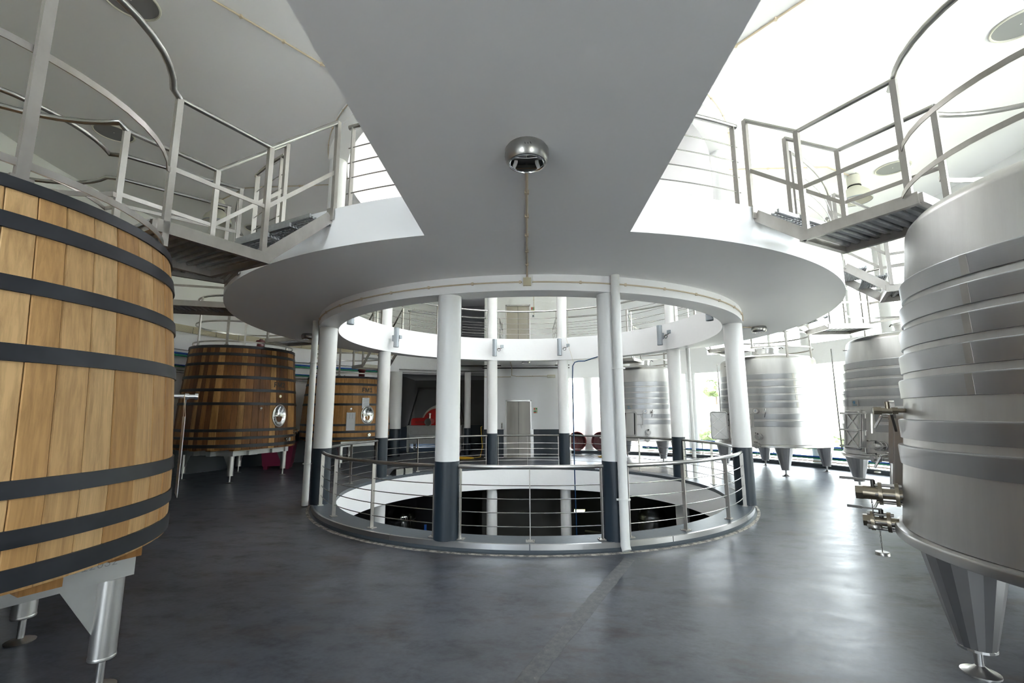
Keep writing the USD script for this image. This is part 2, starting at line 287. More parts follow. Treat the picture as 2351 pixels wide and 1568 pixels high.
# upper ring beam, ceiling and the round lantern above the atrium
m = M(); m.lathe([(3.85, 6.49), (4.20, 6.49), (4.20, ZCEIL), (13.8, ZCEIL), (13.8, ZCEIL+.25), (3.95, ZCEIL+.25), (3.95, 8.6), (3.85, 8.6), (3.85, 6.49)], 180)
struct('ceiling', m, 'ceiling_paint')
m = M(); m.lathe([(3.95, 8.5), (3.2, 8.62), (1.8, 8.74), (1.8, 8.86), (3.4, 8.8), (4.1, 8.62), (3.95, 8.5)], 120); struct('ceiling_2', m, 'ceiling_paint')
for k in range(8):                                                                        # glazed rooflight over the lantern
    m = M(); m.lathe([(.02, 9.0), (1.9, 8.80), (1.9, 8.82), (.02, 9.02)], 12, a0=45*k, a1=45*k+45); struct('roof_pane', m, 'opal', '/World/ceiling_2')
# outer walls
RW = 10.0
m = M(); m.arc(RW, RW+.25, 0, ZCEIL, -148, -20, 64); struct('wall_left', m, 'white_paint')
m = M(); m.arc(RW-.006, RW+.02, 0.0, 1.05, -148, -20, 64); struct('dado', m, 'navy_paint', '/World/wall_left')
m = M(); m.arc(RW, RW+.25, 3.24, ZCEIL, -161.4, -148, 10); struct('wall_back', m, 'white_paint')
m = M(); m.arc(RW, RW+.25, 3.24, 3.87, -170.5, -161.4, 8); struct('wall_back_2', m, 'white_paint')
m = M(); block(m, -6.2, -1.6, 12.2, 12.4, 3.6, ZCEIL); block(m, -3.45, -3.2, 9.9, 12.2, 3.6, ZCEIL); block(m, -3.4, -1.6, 9.0, 12.3, 3.6, 3.86); struct('wall_back_3', m, 'wall_grey')
m = M(); m.arc(RW, RW+.25, 0, ZCEIL, 21, 33, 8); struct('wall_right', m, 'white_paint')
m = M(); m.arc(RW, RW+.35, 3.10, 3.75, 33, 172, 70); m.arc(RW, RW+.35, 6.25, ZCEIL, 33, 138, 52); m.arc(RW, RW+.3, 3.7, ZCEIL, 138, 172, 18); struct('wall_right_2', m, 'white_paint')
m = M(); m.arc(9.72, RW+.35, 0, .10, 33, 172, 70); struct('baseboard_right', m, 'curb_paint')
m = M(); m.arc(9.76, RW+.0, .10, .115, 33, 172, 70); struct('sill', m, 'light_grey_steel', '/World/baseboard_right')
# glazed entrance bay behind the camera
m = M(); block(m, -3.8, -3.55, -13.4, -9.2, 0, ZCEIL); struct('wall_front', m, 'white_paint')
m = M(); block(m, 3.55, 3.8, -13.4, -9.2, 0, ZCEIL); struct('wall_front_2', m, 'white_paint')
UsdGeom.Xform.Define(stage, '/World/window_20'); tags(stage.GetPrimAtPath('/World/window_20'), kind='structure')
for z0, z1 in ((.1, 3.3), (3.95, 6.6)):
    for k in range(5): m = M(); block(m, -3.5+1.4*k+.03, -2.1+1.4*k-.03, -13.42, -13.40, z0, z1); struct('pane' if k in (0, 4) else 'solid_panel', m, 'pane' if k in (0, 4) else 'column_paint', '/World/window_20')
m = M()
for k in range(6): block(m, -3.55+1.4*k, -3.45+1.4*k, -13.5, -13.36, 0, ZCEIL)
for z0, z1 in ((0, .1), (3.3, 3.95), (6.6, ZCEIL)): block(m, -3.55, 3.55, -13.5, -13.34, z0, z1)
struct('frame', m, 'column_paint', '/World/window_20')
# lift tower
TX0, TX1, TY = -1.675, 1.47, 7.65
DX0, DX1 = -.865, .112
m = M()
for x0, x1, z0, z1 in ((TX0, DX0, 0, ZCEIL), (DX1, TX1, 0, ZCEIL), (DX0, DX1, 2.12, 3.85), (DX0, DX1, 5.82, ZCEIL)): block(m, x0, x1, TY, TY+.2, z0, z1)
block(m, TX0, TX0+.2, TY+.2, 13, 0, ZCEIL); block(m, TX1-.2, TX1, TY+.2, 10.6, 0, ZCEIL); struct('wall_tower', m, 'white_paint')
m = M(); block(m, TX0, DX0-.07, TY-.006, TY+.01, 0.02, 1.03); block(m, DX1+.07, TX1, TY-.006, TY+.01, .02, 1.03); block(m, TX1-.01, TX1+.006, TY, 10.6, .02, 1.03); struct('dado', m, 'navy_paint', '/World/wall_tower')
m = M(); block(m, DX0-.07, DX0, TY-.012, TY+.01, 0, 1.03); struct('corner_trim', m, 'steel', '/World/wall_tower')
m = M(); block(m, DX1, DX1+.07, TY-.012, TY+.01, 0, 1.03); struct('corner_trim', m, 'steel', '/World/wall_tower')
m = M(); block(m, DX1+.07, TX1, TY-.012, TY-.005, .0, .03); struct('skirting_trim', m, 'light_grey_steel', '/World/wall_tower')
xm = (DX0+DX1)/2
for i, (z0, z1, mt) in enumerate(((0, 2.12, 'door_steel'), (3.85, 5.82, 'door_beige'))):
    p_ = f'/World/door_{i+1}'; fr = M()
    block(fr, DX0, DX0+.045, TY+.005, TY+.16, z0, z1); block(fr, DX1-.045, DX1, TY+.005, TY+.16, z0, z1); block(fr, DX0, DX1, TY+.005, TY+.16, z1-.05, z1); block(fr, DX0, DX1, TY+.0, TY+.16, z0, z0+.012)
    UsdGeom.Xform.Define(stage, p_); tags(stage.GetPrimAtPath(p_), kind='structure', label=('lower' if not i else 'upper')+' two-leaf metal lift door')
    struct('door_frame', fr, 'steel', p_)
    for x0, x1 in ((DX0+.045, xm-.006), (xm+.006, DX1-.045)):
        l = M(); block(l, x0, x1, TY+.10, TY+.13, z0+.012, z1-.05); struct('door_leaf', l, mt, p_)
    l = M(); block(l, DX0+.04, DX1-.04, TY+.15, TY+.17, z0, z1); struct('door_back', l, 'black_rubber', p_)
# machine room behind the lintel
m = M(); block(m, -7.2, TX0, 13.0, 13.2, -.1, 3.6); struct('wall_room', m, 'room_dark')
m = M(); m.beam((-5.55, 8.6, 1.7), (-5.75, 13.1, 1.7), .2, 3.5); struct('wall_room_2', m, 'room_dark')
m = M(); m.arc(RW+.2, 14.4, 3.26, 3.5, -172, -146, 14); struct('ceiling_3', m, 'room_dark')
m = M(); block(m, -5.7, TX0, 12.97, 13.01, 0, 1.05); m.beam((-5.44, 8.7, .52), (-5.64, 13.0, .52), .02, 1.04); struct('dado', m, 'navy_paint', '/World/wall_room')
# basement seen through the opening
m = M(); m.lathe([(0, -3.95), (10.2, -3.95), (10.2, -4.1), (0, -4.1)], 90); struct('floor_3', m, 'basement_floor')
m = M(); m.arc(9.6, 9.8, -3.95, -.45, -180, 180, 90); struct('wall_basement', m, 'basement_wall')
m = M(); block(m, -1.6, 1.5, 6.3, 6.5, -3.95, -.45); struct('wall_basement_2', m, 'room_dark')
# ------------------------------------------------------------------ glazing on the right
OC = [142.2, 165.6, 118.8, 95.4, 72.0, 48.6]
edges = [33.0]+sorted(OC)+[171.5]
def glazing(name, z0, z1, a0, a1, bars=0):
    UsdGeom.Xform.Define(stage, name); tags(stage.GetPrimAtPath(name), kind='structure')
    n = max(1, round((a1-a0)/8)); st = (a1-a0)/n
    for k in range(n):
        g = M(); g.arc(10.30, 10.312, z0, z1, a0+k*st+.06, a0+(k+1)*st-.06, 5); struct('pane', g, 'pane', name)
        for az_ in (a0+k*st+.45, a0+(k+1)*st-.45):
            for z in (z0+.2, (z0+z1)/2, z1-.2):
                f = M(); q = P(az_, 10.29, z); f.cyl(q, q-P(az_, .05), .024, n=8); struct('glass_fitting', f, 'pale_screw', name)
for i, (a0, a1) in enumerate(zip(edges[:-1], edges[1:])):
    glazing(f'/World/window_{i+1}', .10, 3.12, a0+.0, a1-.0)
UE = [33, 60, 79.5, 105.5, 119.0, 138]
for i, (a0, a1) in enumerate(zip(UE[:-1], UE[1:])): glazing(f'/World/window_{i+7}', 3.74, 6.27, a0, a1)
for az_, w in ((60, .1), (79.5, .15), (105.5, .17), (119.0, .17), (111.4, .045), (125.8, .045), (92, .045)):
    m = M(); m.cyl(P(az_, 10.14, 3.7), P(az_, 10.14, 6.3), w, n=20); struct('upper_mullion', m, 'column_paint', '/World/wall_right_2')
cl = ['behind the open-hatch tank', 'behind the red tubs beside the lift tower', 'between the two nearer tanks', 'beside the tank with the closed hatch', 'hidden past the nearest tank', 'at the near end of the glazing']
for az_, w in zip(OC, cl):
    t = thing('outer_column', f'slim round white column along the glazing {w}', 'column', P(az_, 10.16, .1))
    m = M(); m.cyl(P(az_, 10.16, .1), P(az_, 10.16, 3.11), .185, n=28); part(t, 'shaft', m, 'column_paint')
    m = M(); m.lathe([(.185, .1), (.2, .1), (.2, .16), (.185, .165)], 28, c=P(az_, 10.16)); part(t, 'base_ring', m, 'white_paint')
# ------------------------------------------------------------------ round columns of the atrium
lab = ['round white column left of the view, nearest pair, dark blue foot', 'round white column with a drainpipe on its right, nearest pair', 'round white column at the far left of the ring with a drainpipe on its left', 'round white column at the right end of the ring in front of the open-hatch tank',
       'round white column at the back left beside the small vat', 'round white column at the back right beside the farthest steel tank', 'round white column left of the lift door', 'round white column right of the lift door']
for (az_, _), l in zip(COLS, lab):
    b = P(az_, 4.015); t = thing('round_column', l, 'column', b+[0, 0, -3.95])
    m = M(); m.cyl(b+[0, 0, .114], b+[0, 0, 1.055], .1575, n=40); part(t, 'painted_foot', m, 'navy_paint', 'dark blue painted foot of the column')
    m = M(); m.cyl(b+[0, 0, 1.055], b+[0, 0, ZB+.001], .1555, n=40); part(t, 'shaft', m, 'column_paint')
    m = M(); m.cyl(b+[0, 0, ZT], b+[0, 0, 6.491], .1555, n=40); part(t, 'shaft', m, 'column_paint')
    m = M(); m.cyl(b+[0, 0, -3.95], b+[0, 0, -.45], .1555, n=32); part(t, 'shaft', m, 'column_paint')
# ------------------------------------------------------------------ rails
def arc_pts(R, z, a0, a1, n=None):
    n = n or max(3, int(abs(a1-a0)/1.6)+1); return np.array([P(a, R, z) for a in np.linspace(a0, a1, n)])
def balustrade(label, R, z0, a0, a1, posts, group=None, h=.90, ends=True):
    t = thing('balustrade', label, 'railing', P((a0+a1)/2, R, z0), group=group)
    m = M(); m.tube(arc_pts(R, z0+h-.027, a0, a1), .027, 10); part(t, 'handrail', m, 'rail_steel')
    for k in range(4):
        m = M(); m.tube(arc_pts(R, z0+h*(.185+.18*k), a0, a1), .0062, 6); part(t, 'rod', m, 'rail_steel')
    for a in posts:
        d = P(a, 1.0); m = M(); m.beam(P(a, R, z0+.008), P(a, R, z0+h-.045), .055, .012, up=np.array([-d[1], d[0], 0])); part(t, 'post', m, 'post_steel')
        m = M(); m.box(P(a, R, z0+.006), (.09, .11, .010), math.radians(a-90)); 
        for s in (-1, 1): m.cyl(P(a, R+.02*s, z0+.01)+.035*s*np.array([-d[1], d[0], 0]), P(a, R+.02*s, z0+.022)+.035*s*np.array([-d[1], d[0], 0]), .007, n=6)
        part(t, 'foot_plate', m, 'post_steel')
    return t
g = 2.6
BAL = [('curved steel balustrade across the front between the two nearest columns', -15.04, 15.55, [.1]), ('curved steel balustrade at the front left, left of the nearest left column', -65.1, -15.04, [-47.9, -32.5]), ('curved steel balustrade at the front right, right of the drainpipe', 15.55, 65.6, [31, 46.5]),
       ('curved steel balustrade in front of the small vat on the left', -114.4, -65.1, [-97.6]), ('curved steel balustrade in front of the open-hatch tank on the right', 65.6, 114.9, [97.4]), ('curved steel balustrade at the back left before the machine room', -164.46, -114.4, [-131.8]),
       ('curved steel balustrade at the back right before the farthest steel tank', 114.9, 164.96, [133]), ('curved steel balustrade at the back before the lift door', 164.96, 195.54, [180.6])]
for l, a0, a1, ps in BAL: balustrade(l, 4.0, .114, a0+1.9, a1-1.9, [a0+g]+ps+[a1-g])
CLEAR = [18.5, 45, 70, 100.5, 125, 141, 161]
GAPS_R = [(25.5, 34.5), (54.5, 63.5), (84, 93), (114.5, 123.5), (145, 154)]; GAPS_L = [(-32, -21.2), (-49.5, -41.2), (-76, -67.5), (-111, -102), (-137.5, -126.5)]
def gallery(label, a0, a1, R=5.56):
    n = max(1, int(round((a1-a0)/14))); balustrade(label, R, ZT, a0, a1, list(np.linspace(a0+.6, a1-.6, n+1)), h=1.0)
w_ = ['by the bridge', 'past the first stair', 'past the second stair', 'past the third stair', 'past the fourth stair', 'next to the lift landing']
s_ = [10.6]+[x for g_ in GAPS_R for x in g_]+[169.5]
for k in range(6): gallery('steel gallery balustrade on the right '+w_[k], s_[2*k]+.4, s_[2*k+1]-.4)
s_ = [-10.6]+[x for g_ in GAPS_L[::1] for x in (g_[1], g_[0])]+[-169.5]
for k in range(6): gallery('steel gallery balustrade on the left '+w_[k], s_[2*k+1]+.4, s_[2*k]-.4)
for k, (l, a0, a1) in enumerate((('over the camera side', -15.04, 15.55), ('at the near left', -65.1, -15.04), ('at the near right', 15.55, 65.6), ('on the left side', -114.4, -65.1), ('on the right side', 65.6, 114.9), ('at the back left', -164.46, -114.4), ('at the back right', 114.9, 164.96), ('before the upper lift door', 164.96, 195.54))):
    balustrade('inner gallery balustrade round the atrium '+l, 4.0, ZT, a0+1.9, a1-1.9, [a0+g, (a0+a1)/2, a1-g])
for s, w in ((-1, 'left'), (1, 'right')):
    for y0, y1, l in ((5.5, 7.6, 'lift landing'), (-13, -5.5, 'bridge')):
        t = thing('balustrade', f'straight steel balustrade on the {w} side of the {l}', 'railing', (s*.97, (y0+y1)/2, ZT))
        m = M(); m.tube([(s*.97, y0, ZT+.97), (s*.97, y1, ZT+.97)], .027, 10); part(t, 'handrail', m, 'rail_steel')
        for k in range(4): m = M(); m.tube([(s*.97, y0, ZT+.19+.18*k), (s*.97, y1, ZT+.19+.18*k)], .0062, 6); part(t, 'rod', m, 'rail_steel')
        for y in np.linspace(y0+.05, y1-.05, max(2, int(round((y1-y0)/1.0))+1)): m = M(); m.box((s*.97, y, ZT+.48), (.012, .055, .95)); part(t, 'post', m, 'post_steel')

# ------------------------------------------------------------------ vats: profiles in local coordinates, +x towards the atrium
def lerp(tab, z): return float(np.interp(z, [a for a, _ in tab], [b for _, b in tab]))
PROF_A = [(.80, 1.405), (.85, 1.408), (1.1, 1.405), (1.3, 1.398), (1.93, 1.362), (2.26, 1.336), (2.59, 1.308), (2.91, 1.281), (3.15, 1.262), (3.36, 1.246)]
HOOPS_A = [(.85, .93), (1.045, 1.11), (1.225, 1.295), (1.865, 1.933), (2.197, 2.268), (2.512, 2.588), (2.846, 2.915), (3.086, 3.158), (3.278, 3.35)]
PROF_B = [(.80, 1.385), (.9, 1.388), (1.25, 1.388), (1.9, 1.345), (2.2, 1.315), (2.5, 1.285), (2.8, 1.24)]
HOOPS_B = [(.862, .94), (1.06, 1.128), (1.27, 1.335), (1.89, 1.958), (2.20, 2.27), (2.512, 2.585), (2.735, 2.80)]
HOOPS_B1 = [(.895, .99), (1.073, 1.155), (1.287, 1.37), (1.90, 1.985), (2.225, 2.305), (2.526, 2.61), (2.728, 2.795)]
def radial(t_, ang, r, z):                                        # frame on the vat surface: x tangent, y up, z outward
    a = math.radians(ang); o = np.array([math.cos(a), math.sin(a), 0]); return np.array([r*o[0], r*o[1], z]), np.stack([[-o[1], o[0], 0], [0, 0, 1], o], 1)
def clamp_port(t, name, ang, r, z, L=.10, ra=.035, label=None, mt='mirror_steel'):
    c, R = radial(t, ang, r, z); o = R[:, 2]; m = M(); m.cyl(c-o*.02, c+o*L, ra*.72, n=16); m.cyl(c+o*L*.45, c+o*L*.62, ra*1.05, n=16); m.cyl(c+o*L*.86, c+o*L, ra*1.15, n=18)
    q = part(t, name, m, mt, label, local=True); m = M(); tt = R[:, 0]; m.beam(c+o*L*.5-tt*ra*.2-R[:, 1]*ra, c+o*L*.5+tt*.01-R[:, 1]*(ra+.04), .012, .008); part(q, 'lever', m, mt, local=True); return q
def barrel(loc, az, label, kind, wood, txt=None, hoops=None, seed=1, sample=True, group=None):
    rnd = random.Random(seed); inward = math.degrees(math.atan2(-loc[1], -loc[0])); A = kind == 'A'
    prof = PROF_A if A else PROF_B; hoops = hoops or (HOOPS_A if A else HOOPS_B); zb, zt = (hoops[0][0]-(.05 if A else .012), prof[-1][0]-.01)
    t = thing('oak_vat', label, 'wine vat', (loc[0], loc[1], 0), inward, group)
    zs = sorted({zb, .95, 1.25, 1.6, 1.93, 2.26, 2.55, 2.8 if not A else 2.91, zt} | {zt}); zs = [z for z in zs if z <= zt+1e-6]
    n = 58; w = [rnd.uniform(.72, 1.3) for _ in range(n)]; w = np.cumsum([0]+w)/sum(w)*360
    for i in range(n):
        a0, a1 = np.radians(w[i]+.06), np.radians(w[i+1]-.06); dr = rnd.uniform(-.0022, .0022); V = []
        for z in zs:
            r = lerp(prof, z)+dr
            for rr, a in ((r-.045, a0), (r-.004, a0), (r, a0+.0035), (r*1.0004, (a0+a1)/2), (r, a1-.0035), (r-.004, a1), (r-.045, a1)): V.append((rr*math.cos(a), rr*math.sin(a), z))
        F = [[k*7+j, k*7+j+1, k*7+j+8, k*7+j+7] for k in range(len(zs)-1) for j in range(6)]; e = (len(zs)-1)*7
        m = M(); m.add(V, F); m.f.append(np.array([[e, e+1, e+2], [e, e+2, e+4], [e, e+4, e+5], [e, e+5, e+6], [e+2, e+3, e+4], [0, 2, 1], [0, 4, 2], [0, 5, 4], [0, 6, 5], [2, 4, 3]])); part(t, 'stave', m, wood, smooth=25, local=True)
    for z0, z1 in hoops:
        r0, r1 = lerp(prof, z0), lerp(prof, z1); m = M(); m.lathe([(r0-.004, z0), (r0+.011, z0+.002), (r1+.011, z1-.002), (r1-.004, z1)], 96); part(t, 'hoop', m, 'hoop', smooth=40, local=True)
    m = M(); m.lathe([(.01, zt-.05), (lerp(prof, zt)-.04, zt-.05), (lerp(prof, zt)-.04, zt-.10)], 48); part(t, 'head', m, wood, local=True)
    m = M(); m.lathe([(.34, zt-.05), (.34, zt+.03), (.36, zt+.03), (.36, zt+.05), (.30, zt+.075), (.01, zt+.10)], 36); l = part(t, 'lid', m, 'steel', local=True)
    for k in range(4):
        a = math.radians(45+90*k); d = np.array([math.cos(a), math.sin(a), 0]); m = M(); m.tube([d*.33+[0, 0, zt+.06], d*.40+[0, 0, zt+.09], d*.45+[0, 0, zt+.06]], .012, 6); part(l, 'clamp', m, 'dark_steel', local=True)
    q = np.array([.10, .42, 0]); m = M(); m.lathe([(.01, zt-.05), (.10, zt-.05), (.10, zt+.28), (.095, zt+.28), (.01, zt+.28)], 24, c=q); al = part(t, 'airlock', m, 'airlock', 'dark red see-through cylinder of the airlock', local=True)
    m = M(); m.lathe([(.125, zt+.28), (.13, zt+.31), (.12, zt+.345), (.05, zt+.36), (.045, zt+.385), (.01, zt+.385), ], 24, c=q); m.lathe([(.10, zt+.285), (.125, zt+.28)], 24, c=q); part(al, 'cap', m, 'red_plastic', local=True)
    m = M(); m.lathe([(.112, zt+.02), (.112, zt+.05)], 24, c=q); m.lathe([(.1005, zt+.18), (.104, zt+.19), (.1005, zt+.20)], 24, c=q); part(al, 'band', m, 'red_rim', local=True)
    # stand
    lx, ly = (.806, .806) if A else (.955, .622); z0, z1 = (.635, .765) if A else (.635, .80); rl = .070; bw = .10
    for k, (a, b) in enumerate((((lx, -ly), (lx, ly)), ((-lx, -ly), (-lx, ly)), ((-lx, -ly), (lx, -ly)), ((-lx, ly), (lx, ly)))):
        d = np.array(b)-np.array(a); d = d/np.linalg.norm(d); ex = .10 if k > 1 else -.05; m = M(); m.beam((*(np.array(a)-d*ex), (z0+z1)/2), (*(np.array(b)+d*ex), (z0+z1)/2), bw, z1-z0); bm = part(t, 'stand_beam', m, 'light_grey_steel', local=True)
        if not A and k == 2:
            Rt = np.stack([[1, 0, 0], [0, 0, 1], [0, -1, 0]], 1)
            wtext(bm, 'CUOTZAL   NE 12032', .042, Rt, (.66, -ly-bw/2-.0005, .745), 'pencil', 'handwriting', .0008, local=True); wtext(bm, 'L 5000 N', .032, Rt, (.60, -ly-bw/2-.0005, .69), 'pencil', 'handwriting', .0008, local=True)
    for x in (-.28, .28): m = M(); m.beam((x, -ly-.20, z0+.05), (x, ly+.20, z0+.05), .14, z1-z0-.02); part(t, 'cross_beam', m, 'light_grey_steel', local=True)
    if A:
        for y in (-.30, .42): m = M(); m.beam((-lx-.15, y, z0+.05), (lx+.13, y, z0+.05), .26, z1-z0-.03); part(t, 'cross_beam', m, 'light_grey_steel', local=True)
    for k, x in enumerate((-.9, -.45, 0, .45, .9)):
        L = .92*math.sqrt(1.33**2-x*x); m = M(); m.beam((x, -L, (z1+zb+.012)/2), (x, L, (z1+zb+.012)/2), .16, zb-z1+.012); part(t, 'bearer_plank', m, 'oak_mid', local=True)
    for sx_ in (-1, 1):
        for sy_ in (-1, 1):
            x, y = lx*sx_, ly*sy_; m = M(); m.cyl((x, y, .17), (x, y, z0), rl, n=24); m.lathe([(rl, .17), (rl*1.03, .175), (rl*1.03, .185), (rl, .19)], 24, c=(x, y, 0)); lg = part(t, 'leg', m, 'brushed_steel', local=True)
            m = M(); m.cyl((x, y, .02), (x, y, .17), .022, n=12); m.lathe([(.01, .0), (.085, .0), (.09, .008), (.07, .018), (.022, .03)], 24, c=(x, y, 0)); part(lg, 'levelling_foot', m, 'steel', local=True)
            m = M(); m.prism([(0, 0), (.19, 0), (0, -.32)], np.stack([[-sx_, 0, 0], [0, 0, 1], [0, sx_, 0]], 1), (x-sx_*rl*.9, y-.004, z0), .008); part(lg, 'gusset', m, 'light_grey_steel', local=True)
    if not sample: return t
    # oval manhole, lettering, thermometer, taps
    r = lerp(prof, 1.6); c, R = radial(t, 0, r, 1.6); e = np.linspace(0, 2*math.pi, 36, endpoint=False)
    def oval(a, b, h): return np.array([c+R[:, 0]*a*math.cos(k)+R[:, 1]*b*math.sin(k)+R[:, 2]*(h-.5*(a*math.cos(k))**2/r) for k in e])
    m = M(); m.tube(oval(.205, .275, .012), .017, 8, True); hm = part(t, 'manhole', m, 'steel', 'oval polished manhole', local=True)
    m = M(); lv = [oval(.195, .265, .015), oval(.17, .235, .03), oval(.10, .14, .004), oval(.01, .015, .0)]; m.add(np.vstack(lv), [[36*k+i, 36*k+(i+1) % 36, 36*k+36+(i+1) % 36, 36*k+36+i] for k in range(3) for i in range(36)]); part(hm, 'manhole_door', m, 'mirror_steel', local=True)
    m = M(); m.beam(c-R[:, 0]*.17+R[:, 2]*.04, c+R[:, 0]*.17+R[:, 2]*.04, .03, .025); m.cyl(c+R[:, 2]*.01, c+R[:, 2]*.10, .022, n=12); m.beam(c-R[:, 0]*.05+R[:, 2]*.09, c+R[:, 0]*.05+R[:, 2]*.09, .02, .02); part(hm, 'locking_bar', m, 'steel', local=True)
    if txt:
        zt_ = 2.396 if A else 2.375; c2, R2 = radial(t, 0, lerp(prof, zt_)+.007, zt_); wtext(t, txt, .125, R2, c2, 'print_black', depth=.002, bold=True, local=True, bend=lerp(prof, zt_))
    if A:
        c2, R2 = radial(t, 0, lerp(prof, 2.1), 2.1); m = M(); m.cyl(c2, c2+R2[:, 2]*.03, .045, n=20); th = part(t, 'thermometer', m, 'brass', 'round brass thermometer', local=True); m = M(); m.cyl(c2+R2[:, 2]*.03, c2+R2[:, 2]*.032, .033, n=20); part(th, 'dial', m, 'gauge_face', local=True)
        clamp_port(t, 'outlet_valve', 26.6, lerp(prof, 1.18), 1.17, .12, .045)
    clamp_port(t, 'sample_tap', -22, lerp(prof, 1.79), 1.79, .09 if A else .15, .022)
    clamp_port(t, 'drain_tap', 8.7 if A else 0, lerp(prof, 1.0), 1.0, .15, .04)
    return t
B1 = barrel((-3.63, -7.44), -26, 'light oak vat in the left foreground, its dark hoops cropped by the picture edge', 'B', 'oak_light', None, HOOPS_B1, 3)
FM2 = barrel((-7.77, 2.37), -106.8, 'brown oak vat with FM2 painted on it and nine dark hoops', 'A', 'oak_dark', 'FM2', seed=5)
FM1 = barrel((-6.04, 5.40), -131.8, 'smaller oak vat marked FM1 with paper sheets hung on it', 'B', 'oak_mid', 'FM1', seed=9)
FM3A = -74.0
q = P(FM3A, 8.1); FM3 = barrel((q[0], q[1]), FM3A, 'oak vat almost hidden behind the foreground vat, only its right edge showing', 'A', 'oak_dark', None, seed=11, sample=False)
q = P(-46, 8.1); FM4 = barrel((q[0], q[1]), -46, 'oak vat standing behind the foreground vat under the second gallery platform on the left', 'A', 'oak_mid', None, seed=13, sample=False)
def hang_board(label, t, ang, z, w, h, kind):
    r = lerp(PROF_B, z)+(.045 if kind else .03); c, R = radial(t, ang, r, z); R0 = rotz(t[2]); cw = R0 @ c+t[1]; Rw = R0 @ R
    b = thing('record_board' if kind else 'paper_sheet', label, 'notice', cw)
    m = M(); m.box(cw, (w, h, .004), R=Rw); part(b, 'sheet', m, 'paper_white')
    ln = M()
    if kind:
        for k in range(14): y = h*(.46-.92*k/13); ln.box(cw+Rw @ np.array([0, y, .003]), (w*.92, .005, .001), R=Rw)
        for x in (-.46, .46): ln.box(cw+Rw @ np.array([x*w, 0, .003]), (.005, h*.92, .001), R=Rw)
        for x in (-.14, .16): ln.box(cw+Rw @ np.array([x*w, h*.3, .003]), (.005, h*.3, .001), R=Rw)
        st = M(); kn = cw+Rw @ np.array([0, h/2+.16, -.01])
        for s in (-1, 1): st.tube([cw+Rw @ np.array([s*w*.42, h/2, .002]), kn], .002, 5)
        part(b, 'string', st, 'conduit_cream')
    else:
        for k in range(6): ln.box(cw+Rw @ np.array([.01*(k % 2), h*(.40-.13*k), .003]), (w*(.7 if k else .5), .006, .001), R=Rw)
    part(b, 'printed_lines', ln, 'print_grey', kind=None)
hang_board('white record board with a ruled table hung on the FM1 vat', FM1, -21.5, 1.41, .26, .54, 1)
hang_board('white paper sheet stuck above the oval manhole of the FM1 vat', FM1, -3.2, 1.965, .235, .33, 0)
hang_board('white record board seen edge on beside the right rim of the foreground oak vat', B1, -23.5, 1.36, .26, .56, 1)

